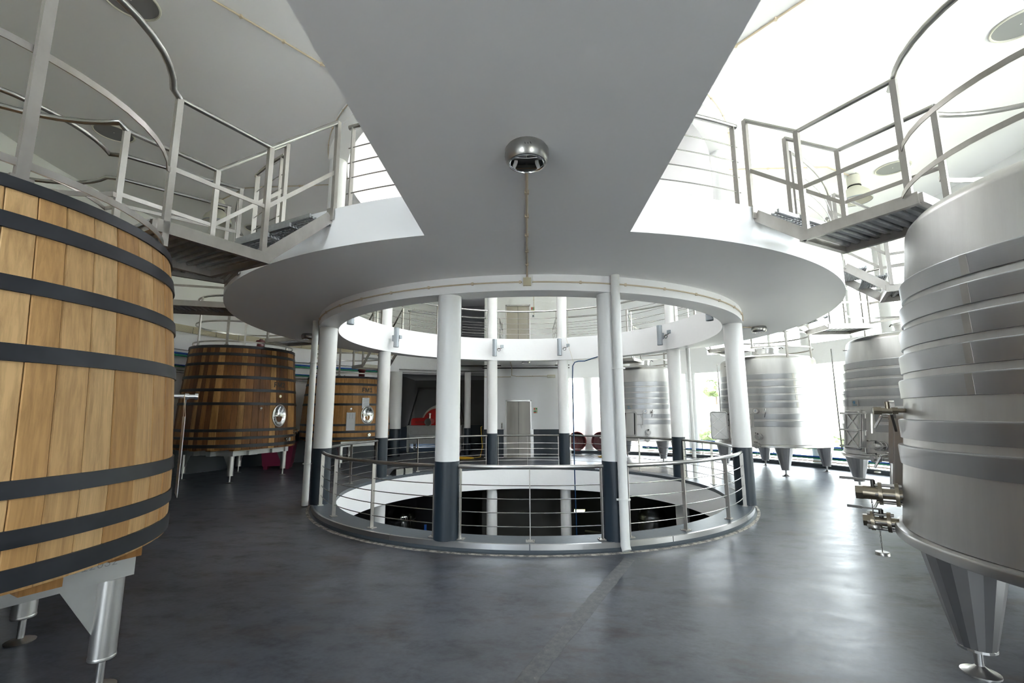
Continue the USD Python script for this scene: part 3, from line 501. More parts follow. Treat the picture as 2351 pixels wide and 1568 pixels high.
# ------------------------------------------------------------------ stainless tanks
def body_r(z): return 1.224+(3.094-z)*(1.47-1.224)/(3.094-.8)
BANDS = [2.517-.19125*k for k in range(5)]+[1.45, 1.256]
def steel_tank(az, label, hatch, loc=None, detail=True, leg_a=45, group=None):
    loc = P(az, 8.0) if loc is None else np.array([*loc, 0.0]); inward = math.degrees(math.atan2(-loc[1], -loc[0])); t = thing('steel_tank', label, 'wine tank', loc, inward, group)
    m = M(); m.lathe([(1.40, .755), (body_r(.79), .80), (body_r(3.06), 3.06), (body_r(3.1)-.012, 3.10), (1.17, 3.145), (1.13, 3.165), (.40, 3.30), (.36, 3.30)], 128); part(t, 'shell', m, 'brushed_steel', smooth=40, local=True)
    m = M(); m.lathe([(.36, 3.28), (.36, 3.42), (.38, 3.42), (.38, 3.445), (.36, 3.45)], 40); cl_ = part(t, 'manway_collar', m, 'steel', local=True)
    m = M(); m.lathe([(.375, 3.45), (.375, 3.47), (.25, 3.51), (.01, 3.53)], 40); part(cl_, 'manway_lid', m, 'steel', local=True)
    for k in range(4): a = math.radians(30+90*k); d = np.array([math.cos(a), math.sin(a), 0]); m = M(); m.tube([d*.37+[0, 0, 3.47], d*.44+[0, 0, 3.49], d*.47+[0, 0, 3.45]], .013, 6); part(cl_, 'clamp', m, 'dark_steel', local=True)
    for zb in BANDS:
        r = body_r(zb)+.014; a0, a1 = (18, 342) if zb < 1.6 else (0, 0)
        pr = [(body_r(zb)-.004, zb), (r, zb+.003), (r+.004, zb+.13), (r-.001, zb+.142), (body_r(zb+.142)-.004, zb+.146)]
        m = M(); m.lathe(pr, 110) if a0 == 0 else m.lathe(pr, 100, a0=a0, a1=a1); q_ = part(t, 'cooling_band', m, 'tank_band_steel', smooth=30, local=True)
        if a0 == 0:
            a = math.radians(62); c_ = np.array([math.cos(a), math.sin(a), 0]); m = M(); m.beam(c_*(r+.003)+[0, 0, zb+.004], c_*(r+.0065)+[0, 0, zb+.134], .05, .003, up=c_); part(q_, 'band_seam', m, 'post_steel', local=True)
    m = M(); m.lathe([(1.38, .72), (1.505, .72), (1.522, .727), (1.522, .775), (1.512, .79), (1.495, .793), (1.44, .80), (1.40, .765)], 120); part(t, 'bottom_ring', m, 'steel', smooth=40, local=True)
    for k in range(4):
        a = math.radians(leg_a+90*k); x, y = 1.279*math.cos(a), 1.279*math.sin(a); m = M(); m.cyl((x, y, .15), (x, y, .735), .095, .225, 18); m.lathe([(.095, .15), (.10, .15), (.10, .165), (.097, .165)], 18, c=(x, y, 0)); lg = part(t, 'leg', m, 'steel', smooth=8, local=True)
        m = M(); m.cyl((x, y, .02), (x, y, .15), .024, n=12); m.lathe([(.01, 0), (.10, 0), (.10, .01), (.06, .02), (.024, .05)], 24, c=(x, y, 0)); part(lg, 'levelling_foot', m, 'steel', local=True)
    if not detail: return t
    # hatch (z .87 - 1.66), gauge, knob, plate, valves
    z0, z1, hw = .885, 1.655, .225; zc = (z0+z1)/2; r = body_r(zc); c, R = radial(t, 0, r+.012, zc); tilt = math.atan((1.47-1.224)/(3.094-.8)); ct, st = math.cos(tilt), math.sin(tilt)
    R = np.stack([R[:, 0], np.array([-st, 0, ct]), np.array([ct, 0, st])], 1)
    def rr(w, h, rad, n=5):
        o = []
        for cx, cy, a in ((w-rad, h-rad, 0), (-w+rad, h-rad, 90), (-w+rad, -h+rad, 180), (w-rad, -h+rad, 270)): o += [(cx+rad*math.cos(math.radians(a+90*k/n)), cy+rad*math.sin(math.radians(a+90*k/n))) for k in range(n+1)]
        return o
    H = (z1-z0)/2
    def pl(l, o): return np.array([c+R @ np.array([x, y, o]) for x, y in l])
    import shapely.geometry as sg
    ring = sg.Polygon(rr(hw+.02, H+.02, .07), [rr(hw-.025, H-.025, .05)]); m = M(); m.tm(_tf(trimesh.creation.extrude_polygon(ring, .10), R, c-R[:, 2]*.05)); hf = part(t, 'hatch_frame', m, 'steel', local=True)
    m = M(); m.prism(rr(hw-.02, H-.02, .05), R, c-R[:, 2]*.03, .012); part(hf, 'hatch_recess', m, 'black_rubber' if hatch == 'hole' else 'steel', local=True)
    def leaf(R_, c_):
        m = M(); m.prism(rr(hw, H, .06), R_, c_, .02); l = part(t, 'hatch_leaf', m, 'brushed_steel', local=True)
        def lp(x, y, o): return c_+R_ @ np.array([x, y, o])
        m = M(); m.tube([lp(x, y, .03) for x, y in rr(hw-.015, H-.015, .05)], .016, 8, True); part(l, 'edge_bead', m, 'steel', local=True)
        m = M()
        for s in (-1, 1):
            yc = s*H*.46; a_, b_ = hw*.75, H*.38
            for q_ in (-1, 1): m.beam(lp(-a_, yc-q_*b_, .024), lp(a_, yc+q_*b_, .024), .022, .012, up=R_[:, 2])
        part(l, 'pressed_cross', m, 'steel', local=True); return l, lp
    if hatch == 'closed':
        l, lp = leaf(R, c+R[:, 2]*.055)
        for y in (H*.86, 0, -H*.86):
            m = M(); m.beam(lp(-hw-.11, y, .05), lp(hw+.02, y, .05), .036, .03, up=R[:, 2]); m.tube([lp(hw+.02, y, .05), lp(hw+.20, y, .03)], .008, 6); m.tube([lp(hw+.17, y+.01, .03), lp(hw+.22, y-.10, .06)], .010, 6); part(l, 'clamp_bar', m, 'steel', local=True)
    elif hatch == 'open':
        hg = c-R[:, 0]*(hw+.03)+R[:, 2]*.05; d = rotz(-40) @ np.array([1.0, 0, 0]); Rl = np.stack([-d, [0, 0, 1.0], np.cross(-d, [0, 0, 1.0])], 1)
        if (Rl[:, 2] @ np.array([0, 1.0, 0])) < 0: Rl = np.stack([d, [0, 0, 1.0], np.cross(d, [0, 0, 1.0])], 1)
        leaf(Rl, hg+d*(hw+.02))
        for k in range(5): q_ = hg+np.array([0, 0, -H*.8+k*H*.4]); m = M(); m.cyl(q_-R[:, 2]*.05, q_+d*.03, .016, n=10); part(hf, 'hinge', m, 'dark_steel', local=True)
    if hatch != 'closed':
        for y in (H*.80, -H*.05): m = M(); m.tube([c+R @ np.array([hw+.03, y, .04]), c+R @ np.array([hw+.2, y, .02])], .008, 6); m.tube([c+R @ np.array([hw+.15, y, .03]), c+R @ np.array([hw+.19, y-.12, .05])], .010, 6); part(hf, 'latch', m, 'steel', local=True)
    m = M(); m.beam(c+R @ np.array([hw+.21, -H*.1, .0]), c+R @ np.array([hw+.21, H*.9, .0]), .02, .03); part(hf, 'stop_bar', m, 'steel', local=True)
    cg, Rg = radial(t, 20.5, body_r(1.67), 1.67); m = M(); m.cyl(cg, cg+Rg[:, 2]*.06, .02, n=12); m.cyl(cg+Rg[:, 2]*.05, cg+Rg[:, 2]*.085, .072, n=28); gg = part(t, 'gauge', m, 'steel', 'round dial gauge', local=True)
    m = M(); m.cyl(cg+Rg[:, 2]*.085, cg+Rg[:, 2]*.088, .060, n=28); gf = part(gg, 'dial', m, 'gauge_face', local=True); m = M(); m.beam(cg+Rg @ np.array([-.01, -.02, .0895]), cg+Rg @ np.array([.02, .045, .0895]), .008, .002, up=Rg[:, 2]); m.cyl(cg+Rg[:, 2]*.088, cg+Rg[:, 2]*.091, .008, n=8); part(gg, 'needle', m, 'emblem_blue', local=True)
    ck, Rk = radial(t, 29.8, body_r(1.66), 1.66); m = M(); o = Rk[:, 2]; tg = Rk[:, 0]; m.cyl(ck, ck+o*.05, .017, n=10); m.cyl(ck+o*.05, ck+o*.085, .03, n=6); m.cyl(ck+o*.085, ck+o*.15, .022, n=12); m.cyl(ck+o*.15, ck+o*.20, .032, n=6); m.cyl(ck+o*.11, ck+o*.11+Rk[:, 1]*.07, .016, n=10); tv = part(t, 'sample_tap', m, 'bronze' if az < 40 else 'steel', local=True)
    m = M(); m.beam(ck+o*.09-Rk[:, 1]*.03, ck+o*.07-Rk[:, 1]*.16-tg*.03, .014, .01); part(tv, 'lever', m, 'dark_steel', local=True)
    cp, Rp = radial(t, 0, body_r(1.82)+.03, 1.82); m = M(); m.box(cp, (.19, .13, .006), R=Rp); mp = part(t, 'name_plate', m, 'post_steel', local=True)
    e = np.linspace(math.radians(120), math.radians(430), 16); m = M(); m.tube([cp+Rp @ np.array([-.03+.03*math.cos(k), .012+.03*math.sin(k), .005]) for k in e], .005, 6); part(mp, 'emblem', m, 'emblem_blue', local=True)
    m = M(); m.beam(cp+Rp @ np.array([-.07, -.043, .004]), cp+Rp @ np.array([.05, -.043, .004]), .012, .002, up=Rp[:, 2]); m.beam(cp+Rp @ np.array([-.045, .03, .005]), cp+Rp @ np.array([-.03, -.01, .005]), .007, .003, up=Rp[:, 2]); m.beam(cp+Rp @ np.array([-.015, .03, .005]), cp+Rp @ np.array([-.03, -.01, .005]), .007, .003, up=Rp[:, 2]); part(mp, 'emblem', m, 'emblem_blue', local=True)
    for z, L, ra in ((1.0, .30, .052), (.775, .20, .044)):
        rb = body_r(z) if z > .8 else 1.52; cv, Rv = radial(t, 22.5 if z > .8 else 21, rb, z); o = Rv[:, 2]; y = Rv[:, 1]; m = M(); m.cyl(cv-o*.03, cv+o*.14, ra*.8, n=20); m.cyl(cv+o*.02, cv+o*.045, ra*1.75, n=24); m.cyl(cv+o*.125, cv+o*.15, ra*1.7, n=24)
        m.cyl(cv+o*.15, cv+o*(L-.05), ra*1.02, n=20); m.cyl(cv+o*(L-.05), cv+o*L, ra*1.12, n=6)
        m.lathe([(ra*.78, .0), (ra*.78, -.05), (.001, -.05)], 16, c=cv+o*(L+.001), ax=o)
        vb = part(t, 'ball_valve', m, 'bronze' if az < 40 else 'steel', local=True)
        for k in range(6):
            a = math.radians(60*k); m2 = cv+Rv @ np.array([ra*1.45*math.cos(a), ra*1.45*math.sin(a), 0]); b_ = M(); b_.cyl(m2+o*.0, m2+o*.17, .009, n=6); part(vb, 'bolt', b_, 'steel', local=True)
        m = M(); m.cyl(cv+o*(L-.12), cv+o*(L-.12)+y*(ra+.05), .016, n=10); m.beam(cv+o*(L-.13)+y*(ra+.05), cv+o*(L+.09)+y*(ra+.055), .022, .012); m.beam(cv+o*(L+.0)+y*(ra+.054), cv+o*(L+.10)+y*(ra+.056), .028, .02); part(vb, 'lever', m, 'dark_steel', local=True)
        if z < .8 or az < 40:
            ch = M(); q0 = cv+o*(L-.10)-y*ra
            for k in range(9): a_ = q0+np.array([0, 0, -.021*k]); ch.tube([a_+[.005*math.cos(j)*(k % 2), .005*math.cos(j)*(1-k % 2), -.012+.014*math.sin(j)] for j in np.linspace(0, 2*math.pi, 8, endpoint=False)], .002, 4, True)
            part(vb, 'chain', ch, 'steel', local=True); m = M(); e_ = q0+np.array([0, 0, -.21]); m.lathe([(.005, .02), (.045, .02), (.05, .012), (.05, -.006), (.044, -.006)], 20, c=e_); part(vb, 'cap', m, 'steel', local=True)
    # thin level tube on its left
    m = M()
    for z in (2.95, 2.0, 1.05): cc, Rr = radial(t, -20, body_r(z)-.01, z); m.tube([cc, cc+Rr[:, 2]*.08], .008, 6)
    m.tube([radial(t, -20, body_r(1.0)+.075, z)[0] for z in (.85, 2.0, 3.0)], .011, 8); part(t, 'level_tube', m, 'rail_steel', local=True)
    return t
T1 = steel_tank(30.9, 'huge ribbed stainless steel tank in the right foreground with black-levered ball valves', 'closed', (4.109, -6.857))
T2 = steel_tank(88.4, 'ribbed steel tank with a closed cross-braced hatch just left of the foreground tank', 'closed', (8.04, -.228))
T3 = steel_tank(118.9, 'ribbed steel tank behind the right end column with its hatch leaf swung open', 'open', (7.0, 3.867))
q = P(149.5, 8.0); T4 = steel_tank(149.5, 'farthest ribbed steel tank with a dark open hatch hole behind the drainpipe', 'hole', (q[0], q[1]))
q = P(59.6, 8.0); T5 = steel_tank(59.6, 'ribbed steel tank hidden behind the foreground tank on the right', 'closed', (q[0], q[1]), detail=False)

# ------------------------------------------------------------------ access platforms from the gallery to each vat
def platform(az, zp, hw, R0, R1, tank, rim, rr, label, ring_posts=(-83, 83, 180), bracket=True, nt=3, gap_low=.10, stub=.02, group=None):
    er, et = P(az, 1.0), np.array([math.cos(math.radians(az)), math.sin(math.radians(az)), 0])
    L = lambda R, s, z: er*R+et*s+np.array([0, 0, z])
    t = thing('access_platform', label, 'platform', L((R0+R1)/2, 0, zp-.1), group=group)
    for s in (-1, 1):
        m = M(); m.beam(L(R0, s*hw, zp-.05), L(R1, s*hw, zp-.05), .045, .10); part(t, 'side_beam', m, 'post_steel')
        if nt: m = M(); m.beam(L(RS+.005, s*hw, ZT-.10), L(R0+.03, s*hw, zp-.05), .012, .115); part(t, 'stringer', m, 'post_steel')
        b = L(RS+.01, s*hw, ZT-.07 if nt else zp-.06); m = M(); m.box(b, (.012, .10, .14), math.radians(az-90)); part(t, 'wall_plate', m, 'post_steel')
    m = M(); m.beam(L(R0, -hw-.02, zp-.05), L(R0, hw+.02, zp-.05), .05, .10); part(t, 'end_beam', m, 'post_steel'); m = M(); m.beam(L(R1, -hw, zp-.05), L(R1, hw, zp-.05), .05, .08); part(t, 'end_beam', m, 'post_steel')
    m = M(); xs = []; x = R0+.03
    while x < R1-.05: xs += [(x, zp-.045), (x+.035, zp-.045), (x+.045, zp-.012), (x+.08, zp-.012), (x+.09, zp-.045)]; x += .09
    V = np.vstack([np.vstack([L(a, -hw+.02, z), L(a, hw-.02, z), L(a, -hw+.02, z+.004), L(a, hw-.02, z+.004)]) for a, z in xs])
    F = []
    for k in range(len(xs)-1): o = 4*k; F += [[o, o+4, o+5, o+1], [o+2, o+3, o+7, o+6]]
    m.add(V, F); part(t, 'deck', m, 'galvanised', 'ribbed galvanised deck sheet', smooth=False)
    dz, dR = (ZT-zp)/(nt+1), (R0-RS)/(nt+.15)
    for k in range(nt):
        Rc, z = RS+dR*(k+.55), ZT-dz*(k+1); m = M(); d = .13
        for q in np.linspace(-d, d, 8): m.beam(L(Rc+q, -hw+.01, z), L(Rc+q, hw-.01, z), .012, .022)
        for q in np.linspace(-hw+.03, hw-.03, 13): m.beam(L(Rc-d, q, z), L(Rc+d, q, z), .010, .012)
        m.beam(L(Rc+d, -hw, z+.004), L(Rc+d, hw, z+.004), .022, .042); part(t, 'tread', m, 'galvanised', 'perforated galvanised tread')
    tk = np.array([*tank, 0.0]); Rt = float(tk @ er); st_ = float(tk @ et); hz = zp+1.04
    def ringp(r, z, s0, s1, n=44):
        f = math.asin(min(.95, hw/r)); a = np.linspace(f, 2*math.pi-f, n); return np.array([tk-er*r*math.cos(k)+et*r*math.sin(k)+[0, 0, z] for k in a])
    Rp = R1-.06
    m = M(); m.tube(np.vstack([[L(Rp, hw, hz)], ringp(rr, hz+.02, 1, 1), [L(Rp, -hw, hz)]]), .024, 10); part(t, 'ring_rail', m, 'rail_steel')
    m = M(); m.flat(np.vstack([[L(Rp, hw, zp+.42)], ringp(rr+.02, zp+.40, 1, 1), [L(Rp, -hw, zp+.42)]]), .008, .042); part(t, 'ring_mid_rail', m, 'post_steel')
    m = M(); m.flat(circ(rr+.05, rim+gap_low, 0, 360, 60, tank), .008, .04, True); part(t, 'ring_foot_rail', m, 'post_steel')
    for s in (-1, 1):
        a, b, c = L(RS-.03, s*hw, ZT+1.04) if nt else L(R0+.01, s*hw, hz), L(R0+.04, s*hw, hz), L(Rp, s*hw, hz)
        m = M(); m.tube([a, b, c], .022, 10); part(t, 'handrail', m, 'rail_steel')
        d = np.array([0, 0, -.60]); m = M(); m.flat([a+d, b+d, c+d], .008, .04); part(t, 'mid_rail', m, 'post_steel')
        for q, z0, z1 in (((L(RS-.03, s*hw, 0), ZT, ZT+1.04),) if nt else ())+((L(R0+.04, s*hw, 0), zp-.02, hz), (L(Rp, s*hw, 0), zp-stub, hz)):
            m = M(); m.box(q+[0, 0, (z0+z1)/2], (.045, .045, z1-z0), math.radians(az)); part(t, 'post', m, 'post_steel')
    inw = math.atan2(-tank[1], -tank[0])
    for a in ring_posts:
        k = inw+math.radians(a); o = np.array([math.cos(k), math.sin(k), 0]); q = tk+o*(rr+.045); m = M(); m.beam(q+[0, 0, rim-.07], q+[0, 0, hz+.01], .05, .035, up=o)
        if bracket: m.box(q+o*.01+[0, 0, rim-.02], (.02, .09, .10), k); m.cyl(q+o*.02+[0, 0, rim-.02], q+o*.035+[0, 0, rim-.02], .014, n=6)
        part(t, 'ring_post', m, 'post_steel')
    return t
platform(-26.4, 3.13, .44, 6.32, 7.21, (-3.63, -7.44), 2.795, 1.14, 'steel access platform and stair reaching the oak vat in the left foreground', (-83, 83, 180), stub=.2)
platform(29.7, 3.40, .37, 6.10, 7.02, (4.109, -6.857), 3.13, 1.16, 'steel access platform and stair reaching the foreground steel tank on the right', (180, 110), False, 2, .27)
q = P(59.6, 8.0); platform(59.2, 3.40, .37, 6.10, 6.98, (q[0], q[1]), 3.13, 1.16, 'short steel stair with perforated treads just left of the foreground steel tank', (150, -150), False, 2, .27)
platform(88.6, 3.40, .37, 6.10, 6.98, (8.04, -.228), 3.13, 1.16, 'steel access platform above the closed-hatch tank, second back on the right', (60, -80, 180), False, 2, .27)
platform(118.9, 3.40, .37, 6.10, 6.98, (7.0, 3.867), 3.13, 1.16, 'steel access platform above the open-hatch-leaf tank behind the right end column', (60, 100, -100), False, 2, .27)
q = P(149.5, 8.0); platform(149.5, 3.40, .37, 6.10, 6.98, (q[0], q[1]), 3.13, 1.16, 'steel access platform above the farthest steel tank on the right', (90, 150, -90), False, 2, .27)
q = P(-46, 8.1); platform(-45.2, 3.57, .36, 5.65, 6.95, (q[0], q[1]), 3.35, 1.14, 'level steel platform past the foreground vat, second from the bridge on the left', (-83, 83, 180), nt=0)
q = P(FM3A, 8.1); platform(-71.8, 3.60, .37, 5.65, 7.0, (q[0], q[1]), 3.35, 1.14, 'level steel platform left of the FM2 vat, third from the bridge', (-83, 83, 180), nt=0)
platform(-106.6, 3.57, .37, 5.65, 6.95, (-7.77, 2.37), 3.35, 1.14, 'level steel platform above the FM2 vat', (-60, 75, -100, 140), nt=0)
platform(-131.8, 3.13, .44, 6.32, 7.0, (-6.04, 5.40), 2.80, 1.14, 'steel access platform above the FM1 vat', (-40, 75, -100), nt=3)
# ------------------------------------------------------------------ lamps
def bowl_lamp(c, label):
    t = thing('ceiling_lamp', label, 'lamp', c); m = M(); m.lathe([(.132, 0), (.145, -.02), (.147, -.06), (.138, -.095), (.126, -.112), (.118, -.114)], 48, c=c); part(t, 'housing', m, 'rail_steel', 'brushed metal bowl housing')
    m = M(); m.lathe([(.118, -.114), (.116, -.108), (.11, -.104)], 40, c=c); m.lathe([(.112, -.05), (.06, -.03), (.01, -.025)], 40, c=c); part(t, 'reflector', m, 'mirror_steel')
    m = M(); m.lathe([(.114, -.108), (.10, -.112), (.01, -.114)], 40, c=c); part(t, 'glass', m, 'pane')
    for s in (-1, 1): m = M(); m.cyl(np.array(c)+[s*.035, -.06, -.07], np.array(c)+[s*.035, .06, -.07], .014, n=10); part(t, 'tube_lamp', m, 'paper_white')
    for k in range(3): m = M(); m.beam(np.array(c)+[-.02+.018*k, -.1385, -.03], np.array(c)+[-.008+.018*k, -.1465, -.058], .004, .004); part(t, 'vent_slot', m, 'black_rubber')
bowl_lamp((0.005, -7.03, ZS), 'round brushed metal lamp under the bridge, upper middle of the view')
bowl_lamp((*P(-91, 4.89)[:2], ZS), 'round metal lamp under the gallery on the left, next to the drainpipe'); bowl_lamp((*P(87, 4.83)[:2], ZS), 'round metal lamp under the gallery on the right behind the end column'); bowl_lamp((-.07, 5.42, ZS), 'round metal lamp under the landing in front of the lift')
def conduit(label, pts, r, name='conduit', every=.45, mt='conduit_cream', off=(0, 0, 1)):
    pts = np.asarray(pts, float); t = thing(name, label, 'conduit', pts.mean(0)); m = M(); m.tube(pts, r, 8); part(t, 'tube', m, mt)
    d = np.r_[0, np.cumsum(np.linalg.norm(np.diff(pts, axis=0), axis=1))]
    for k in range(1, int(d[-1]/every)+1):
        c = np.array([np.interp(k*every, d, pts[:, j]) for j in range(3)]); m = M(); m.box(c, (r*3.2, r*3.2, r*2.6) if abs(off[2]) else (r*2.6, r*2.6, r*3.4)); part(t, 'clip', m, mt)
    return t
conduit('cream conduit running from the bridge lamp to the junction box on the ring beam', [(.005, -6.88, ZS-.012), (.0, -5.5, ZS-.012), (.0, -4.25, ZS-.012), (.0, -4.21, ZS-.04), (.0, -4.2, 3.34)], .011)
conduit('cream conduit curving along the outer face of the ring beam', arc_pts(4.195, 3.302, -69, -.9), .010, every=.62, off=(0, 0, 0)); conduit('cream conduit curving along the ring beam right of the junction box', arc_pts(4.195, 3.302, .9, 69), .010, every=.62, off=(0, 0, 0))
conduit('short cream conduit from the ring beam to the right gallery lamp', [P(86, 4.19, 3.36), P(86.5, 4.5, ZS-.012), P(87, 4.70, ZS-.012)], .010)
t = thing('junction_box', 'square cream junction box on the ring beam under the bridge', 'box', (0, -4.2, 3.26)); m = M(); m.box((0, -4.205, 3.30), (.10, .045, .10)); part(t, 'box', m, 'box_cream'); m = M(); m.box((0, -4.229, 3.30), (.086, .006, .086)); part(t, 'cover', m, 'box_cream')
for k, (az_, w) in enumerate(((-114.4, 'at the left, below the back left gallery column'), (-164.5, 'left of the lift'), (165.3, 'right of the lift'), (115.6, 'at the right with a looped cable'), (-65.1, 'at the far left, half hidden'), (65.6, 'at the far right, half hidden'))):
    o = -P(az_, 1.0); tg = np.array([o[1], -o[0], 0]); b = P(az_, RF-.10); t = thing('spot_light', 'grey up and down cylinder wall light '+w, 'light', (b[0], b[1], 3.30))
    m = M(); m.lathe([(.055, 3.31), (.066, 3.30), (.067, 3.34), (.064, 3.345), (.064, 3.755), (.067, 3.76), (.066, 3.795), (.055, 3.79)], 28, c=(b[0], b[1], 0)); part(t, 'cylinder', m, 'lamp_grey')
    for z in (3.315, 3.78): m = M(); m.cyl((b[0], b[1], z), (b[0], b[1], z+.004), .056, n=24); part(t, 'lens', m, 'lens_glass')
    m = M(); m.box(b-o*.065+[0, 0, 3.53], (.07, .09, .15), math.atan2(o[1], o[0])); part(t, 'bracket', m, 'lamp_grey')
    j = b-o*.08-tg*.24+[0, 0, 3.60]; m = M(); m.box(j, (.05, .085, .085), math.atan2(o[1], o[0])); part(t, 'wiring_box', m, 'lamp_grey')
    m = M(); c0 = b-o*.07-tg*.14+[0, 0, 3.50]; m.tube([b-o*.07-tg*.07+[0, 0, 3.50]]+[c0+tg*.045*math.cos(a)+np.array([0, 0, .045*math.sin(a)]) for a in np.linspace(0, 4.2*math.pi/2, 16)]+[j+[0, 0, -.045]], .006, 6); part(t, 'cable', m, 'cable_black')
def bay_lamp(c, label):
    c = np.asarray(c, float); t = thing('high_bay_lamp', label, 'lamp', c-[0, 0, .62]); m = M(); m.lathe([(.01, -.02), (.11, -.02), (.125, -.05), (.125, -.25), (.10, -.26)], 28, c=c); m.cyl(c+[-.05, 0, 0], c+[-.05, 0, -.03], .012); m.cyl(c+[.05, 0, 0], c+[.05, 0, -.03], .012); part(t, 'gear_box', m, 'lamp_cream')
    m = M(); m.lathe([(.128, -.26), (.128, -.275), (.10, -.28)], 28, c=c); part(t, 'seal', m, 'black_rubber'); m = M(); m.lathe([(.11, -.28), (.17, -.34), (.26, -.43), (.295, -.52), (.30, -.60), (.29, -.605), (.28, -.52), (.245, -.43), (.15, -.34), (.09, -.285)], 40, c=c); part(t, 'bell', m, 'lamp_cream')
    m = M(); m.lathe([(.302, -.585), (.306, -.60), (.30, -.612)], 40, c=c); part(t, 'rim', m, 'lamp_grey')
bay_lamp((-7.5, .45, ZCEIL), 'cream bell-shaped bay lamp under the ceiling on the left'); bay_lamp((7.25, -.08, ZCEIL), 'cream bell-shaped bay lamp under the bright ceiling on the right')
for c, w in (((-4.97, -4.96), 'at the top left corner above the foreground vat'), ((-7.65, -2.28), 'behind the handrail on the left'), ((-7.63, 2.24), 'far left behind the gallery rail posts'), ((7.89, -.37), 'right of the cream bell lamp'), ((6.72, -4.13), 'at the top right corner of the view')):
    c = np.array([*c, ZCEIL]); t = thing('ceiling_vent', 'round vent in the ceiling '+w, 'vent', c); m = M(); m.lathe([(.30, 0), (.315, -.006), (.305, -.022), (.29, -.022), (.285, -.004)], 40, c=c); part(t, 'collar', m, 'lamp_cream'); m = M(); m.lathe([(.285, -.004), (.27, -.002), (.01, -.002)], 40, c=c); part(t, 'grille', m, 'wall_grey')
conduit('cream conduit across the ceiling at the upper left', [(-5.1, -6.4, 6.815), (-3.56, -4.48, 6.815), (-2.75, -3.45, 6.815)], .013, every=.55); conduit('cream conduit across the ceiling at the upper right', [(5.0, -6.55, 6.815), (3.63, -4.75, 6.815), (2.8, -3.65, 6.815)], .013, every=.55)
conduit('thin cream conduit feeding the left bell lamp', [(-4.3, -.2, 6.817), (-6.5, -.12, 6.817), (-7.4, .42, 6.817)], .011, every=.9); conduit('thin cream conduit feeding the right bell lamp', [(4.3, -.47, 6.817), (6.44, -.48, 6.817), (7.15, -.1, 6.817)], .011, every=.9)
conduit('thin conduit round the upper ring beam on the left', arc_pts(4.215, 6.74, -80, -30), .009, every=.6, off=(0, 0, 0)); conduit('thin conduit round the upper ring beam on the right', arc_pts(4.215, 6.74, 30, 80), .009, every=.6, off=(0, 0, 0))
# ------------------------------------------------------------------ drainpipes, pipes
def pipe(name, label, pts, r, mt, cat='pipe', clips=(), n=16):
    pts = np.asarray(pts, float); t = thing(name, label, cat, [pts[-1][0], pts[-1][1], pts[:, 2].min()]); m = M(); m.tube(pts, r, n); part(t, 'tube', m, mt)
    for z in clips:
        m = M(); c = [np.interp(-z, -pts[:, 2], pts[:, 0]), np.interp(-z, -pts[:, 2], pts[:, 1]), 0]; m.lathe([(r, z-.012), (r+.008, z-.01), (r+.008, z+.01), (r, z+.012)], n, c=c); m.box((c[0]+r+.012, c[1], z), (.03, .02, .02)); m.box((c[0]-r-.012, c[1], z), (.03, .02, .02)); part(t, 'clamp', m, mt)
    return t
pipe('drainpipe', 'white drainpipe standing against the front right column', [(1.13, -4.085, ZS), (1.13, -4.085, .10), (1.14, -4.115, .045)], .057, 'pvc_white', clips=(2.2, .62))
q = P(-71.2, 4.27); pipe('drainpipe', 'white drainpipe left of the far left column', [(q[0], q[1], ZS), (q[0], q[1], .02)], .057, 'pvc_white', clips=(2.6, .75))
q = P(110.9, 4.21); pipe('drainpipe', 'thin white drainpipe beside the back right column', [(q[0], q[1], ZS), (q[0], q[1], .04)], .045, 'pvc_white', clips=(2.4,))
def wall_pipe(label, R, z, r, mt, a0, a1, bend=None): m = M(); m.tube(arc_pts(R, z, a0, a1), r, 8); return single('wall_pipe', m, mt, label, 'pipe')
for z, r, mt, w in ((3.42, .014, 'steel', 'thin steel pipe, uppermost on the left wall'), (3.32, .028, 'blue_pipe', 'blue pipe along the left wall, upper pair'), (3.262, .026, 'green_pipe', 'green pipe just under the blue one on the left wall'), (2.99, .022, 'blue_pipe', 'blue pipe along the left wall, lower pair'), (2.955, .016, 'green_pipe', 'thin green pipe of the lower pair on the left wall'), (2.865, .028, 'steel', 'thick steel pipe low on the left wall'), (2.79, .014, 'steel', 'thin steel pipe, lowest on the left wall')):
    wall_pipe(w, 9.91, z, r, mt, -146, -30)
for k, a in enumerate(np.arange(-142, -40, 9.5)): m = M(); m.beam(P(a, 9.975, 2.72), P(a, 9.975, 3.50), .03, .03); m.beam(P(a, 9.9, 3.50), P(a, 9.99, 3.50), .03, .02); single('pipe_bracket', m, 'galvanised', 'small grey bracket holding the pipes on the left wall', 'bracket', 'pipe brackets on the left wall')
for z, r, mt, w in ((.60, .026, 'blue_pipe', 'blue pipe along the glazing, upper pair'), (.548, .024, 'green_pipe', 'green pipe under the upper blue one along the glazing'), (.30, .024, 'blue_pipe', 'blue pipe along the glazing, lower pair'), (.258, .022, 'green_pipe', 'green pipe under the lower blue one along the glazing'), (.17, .012, 'copper_pipe', 'thin copper pipe along the foot of the glazing')):
    wall_pipe(w, 9.82, z, r, mt, 45, 141 if z > .4 else 153)
for a in np.arange(50, 141, 7.5): m = M(); m.cyl(P(a, 9.86, .10), P(a, 9.86, .68), .016, n=8); m.cyl(P(a, 9.86, .10), P(a, 9.86, .115), .04, n=10); single('pipe_stand', m, 'light_grey_steel', 'slender grey stand carrying the pipes along the glazing', 'stand', 'pipe stands along the glazing')
for z in (3.43, 3.33): m = M(); m.tube([(TX0-.06, TY-.05, z), (TX1+.10, TY-.05, z)], .022, 8); single('wall_pipe', m, 'dark_steel', ('upper' if z > 3.4 else 'lower')+' of two dark pipes across the front of the lift tower', 'pipe')
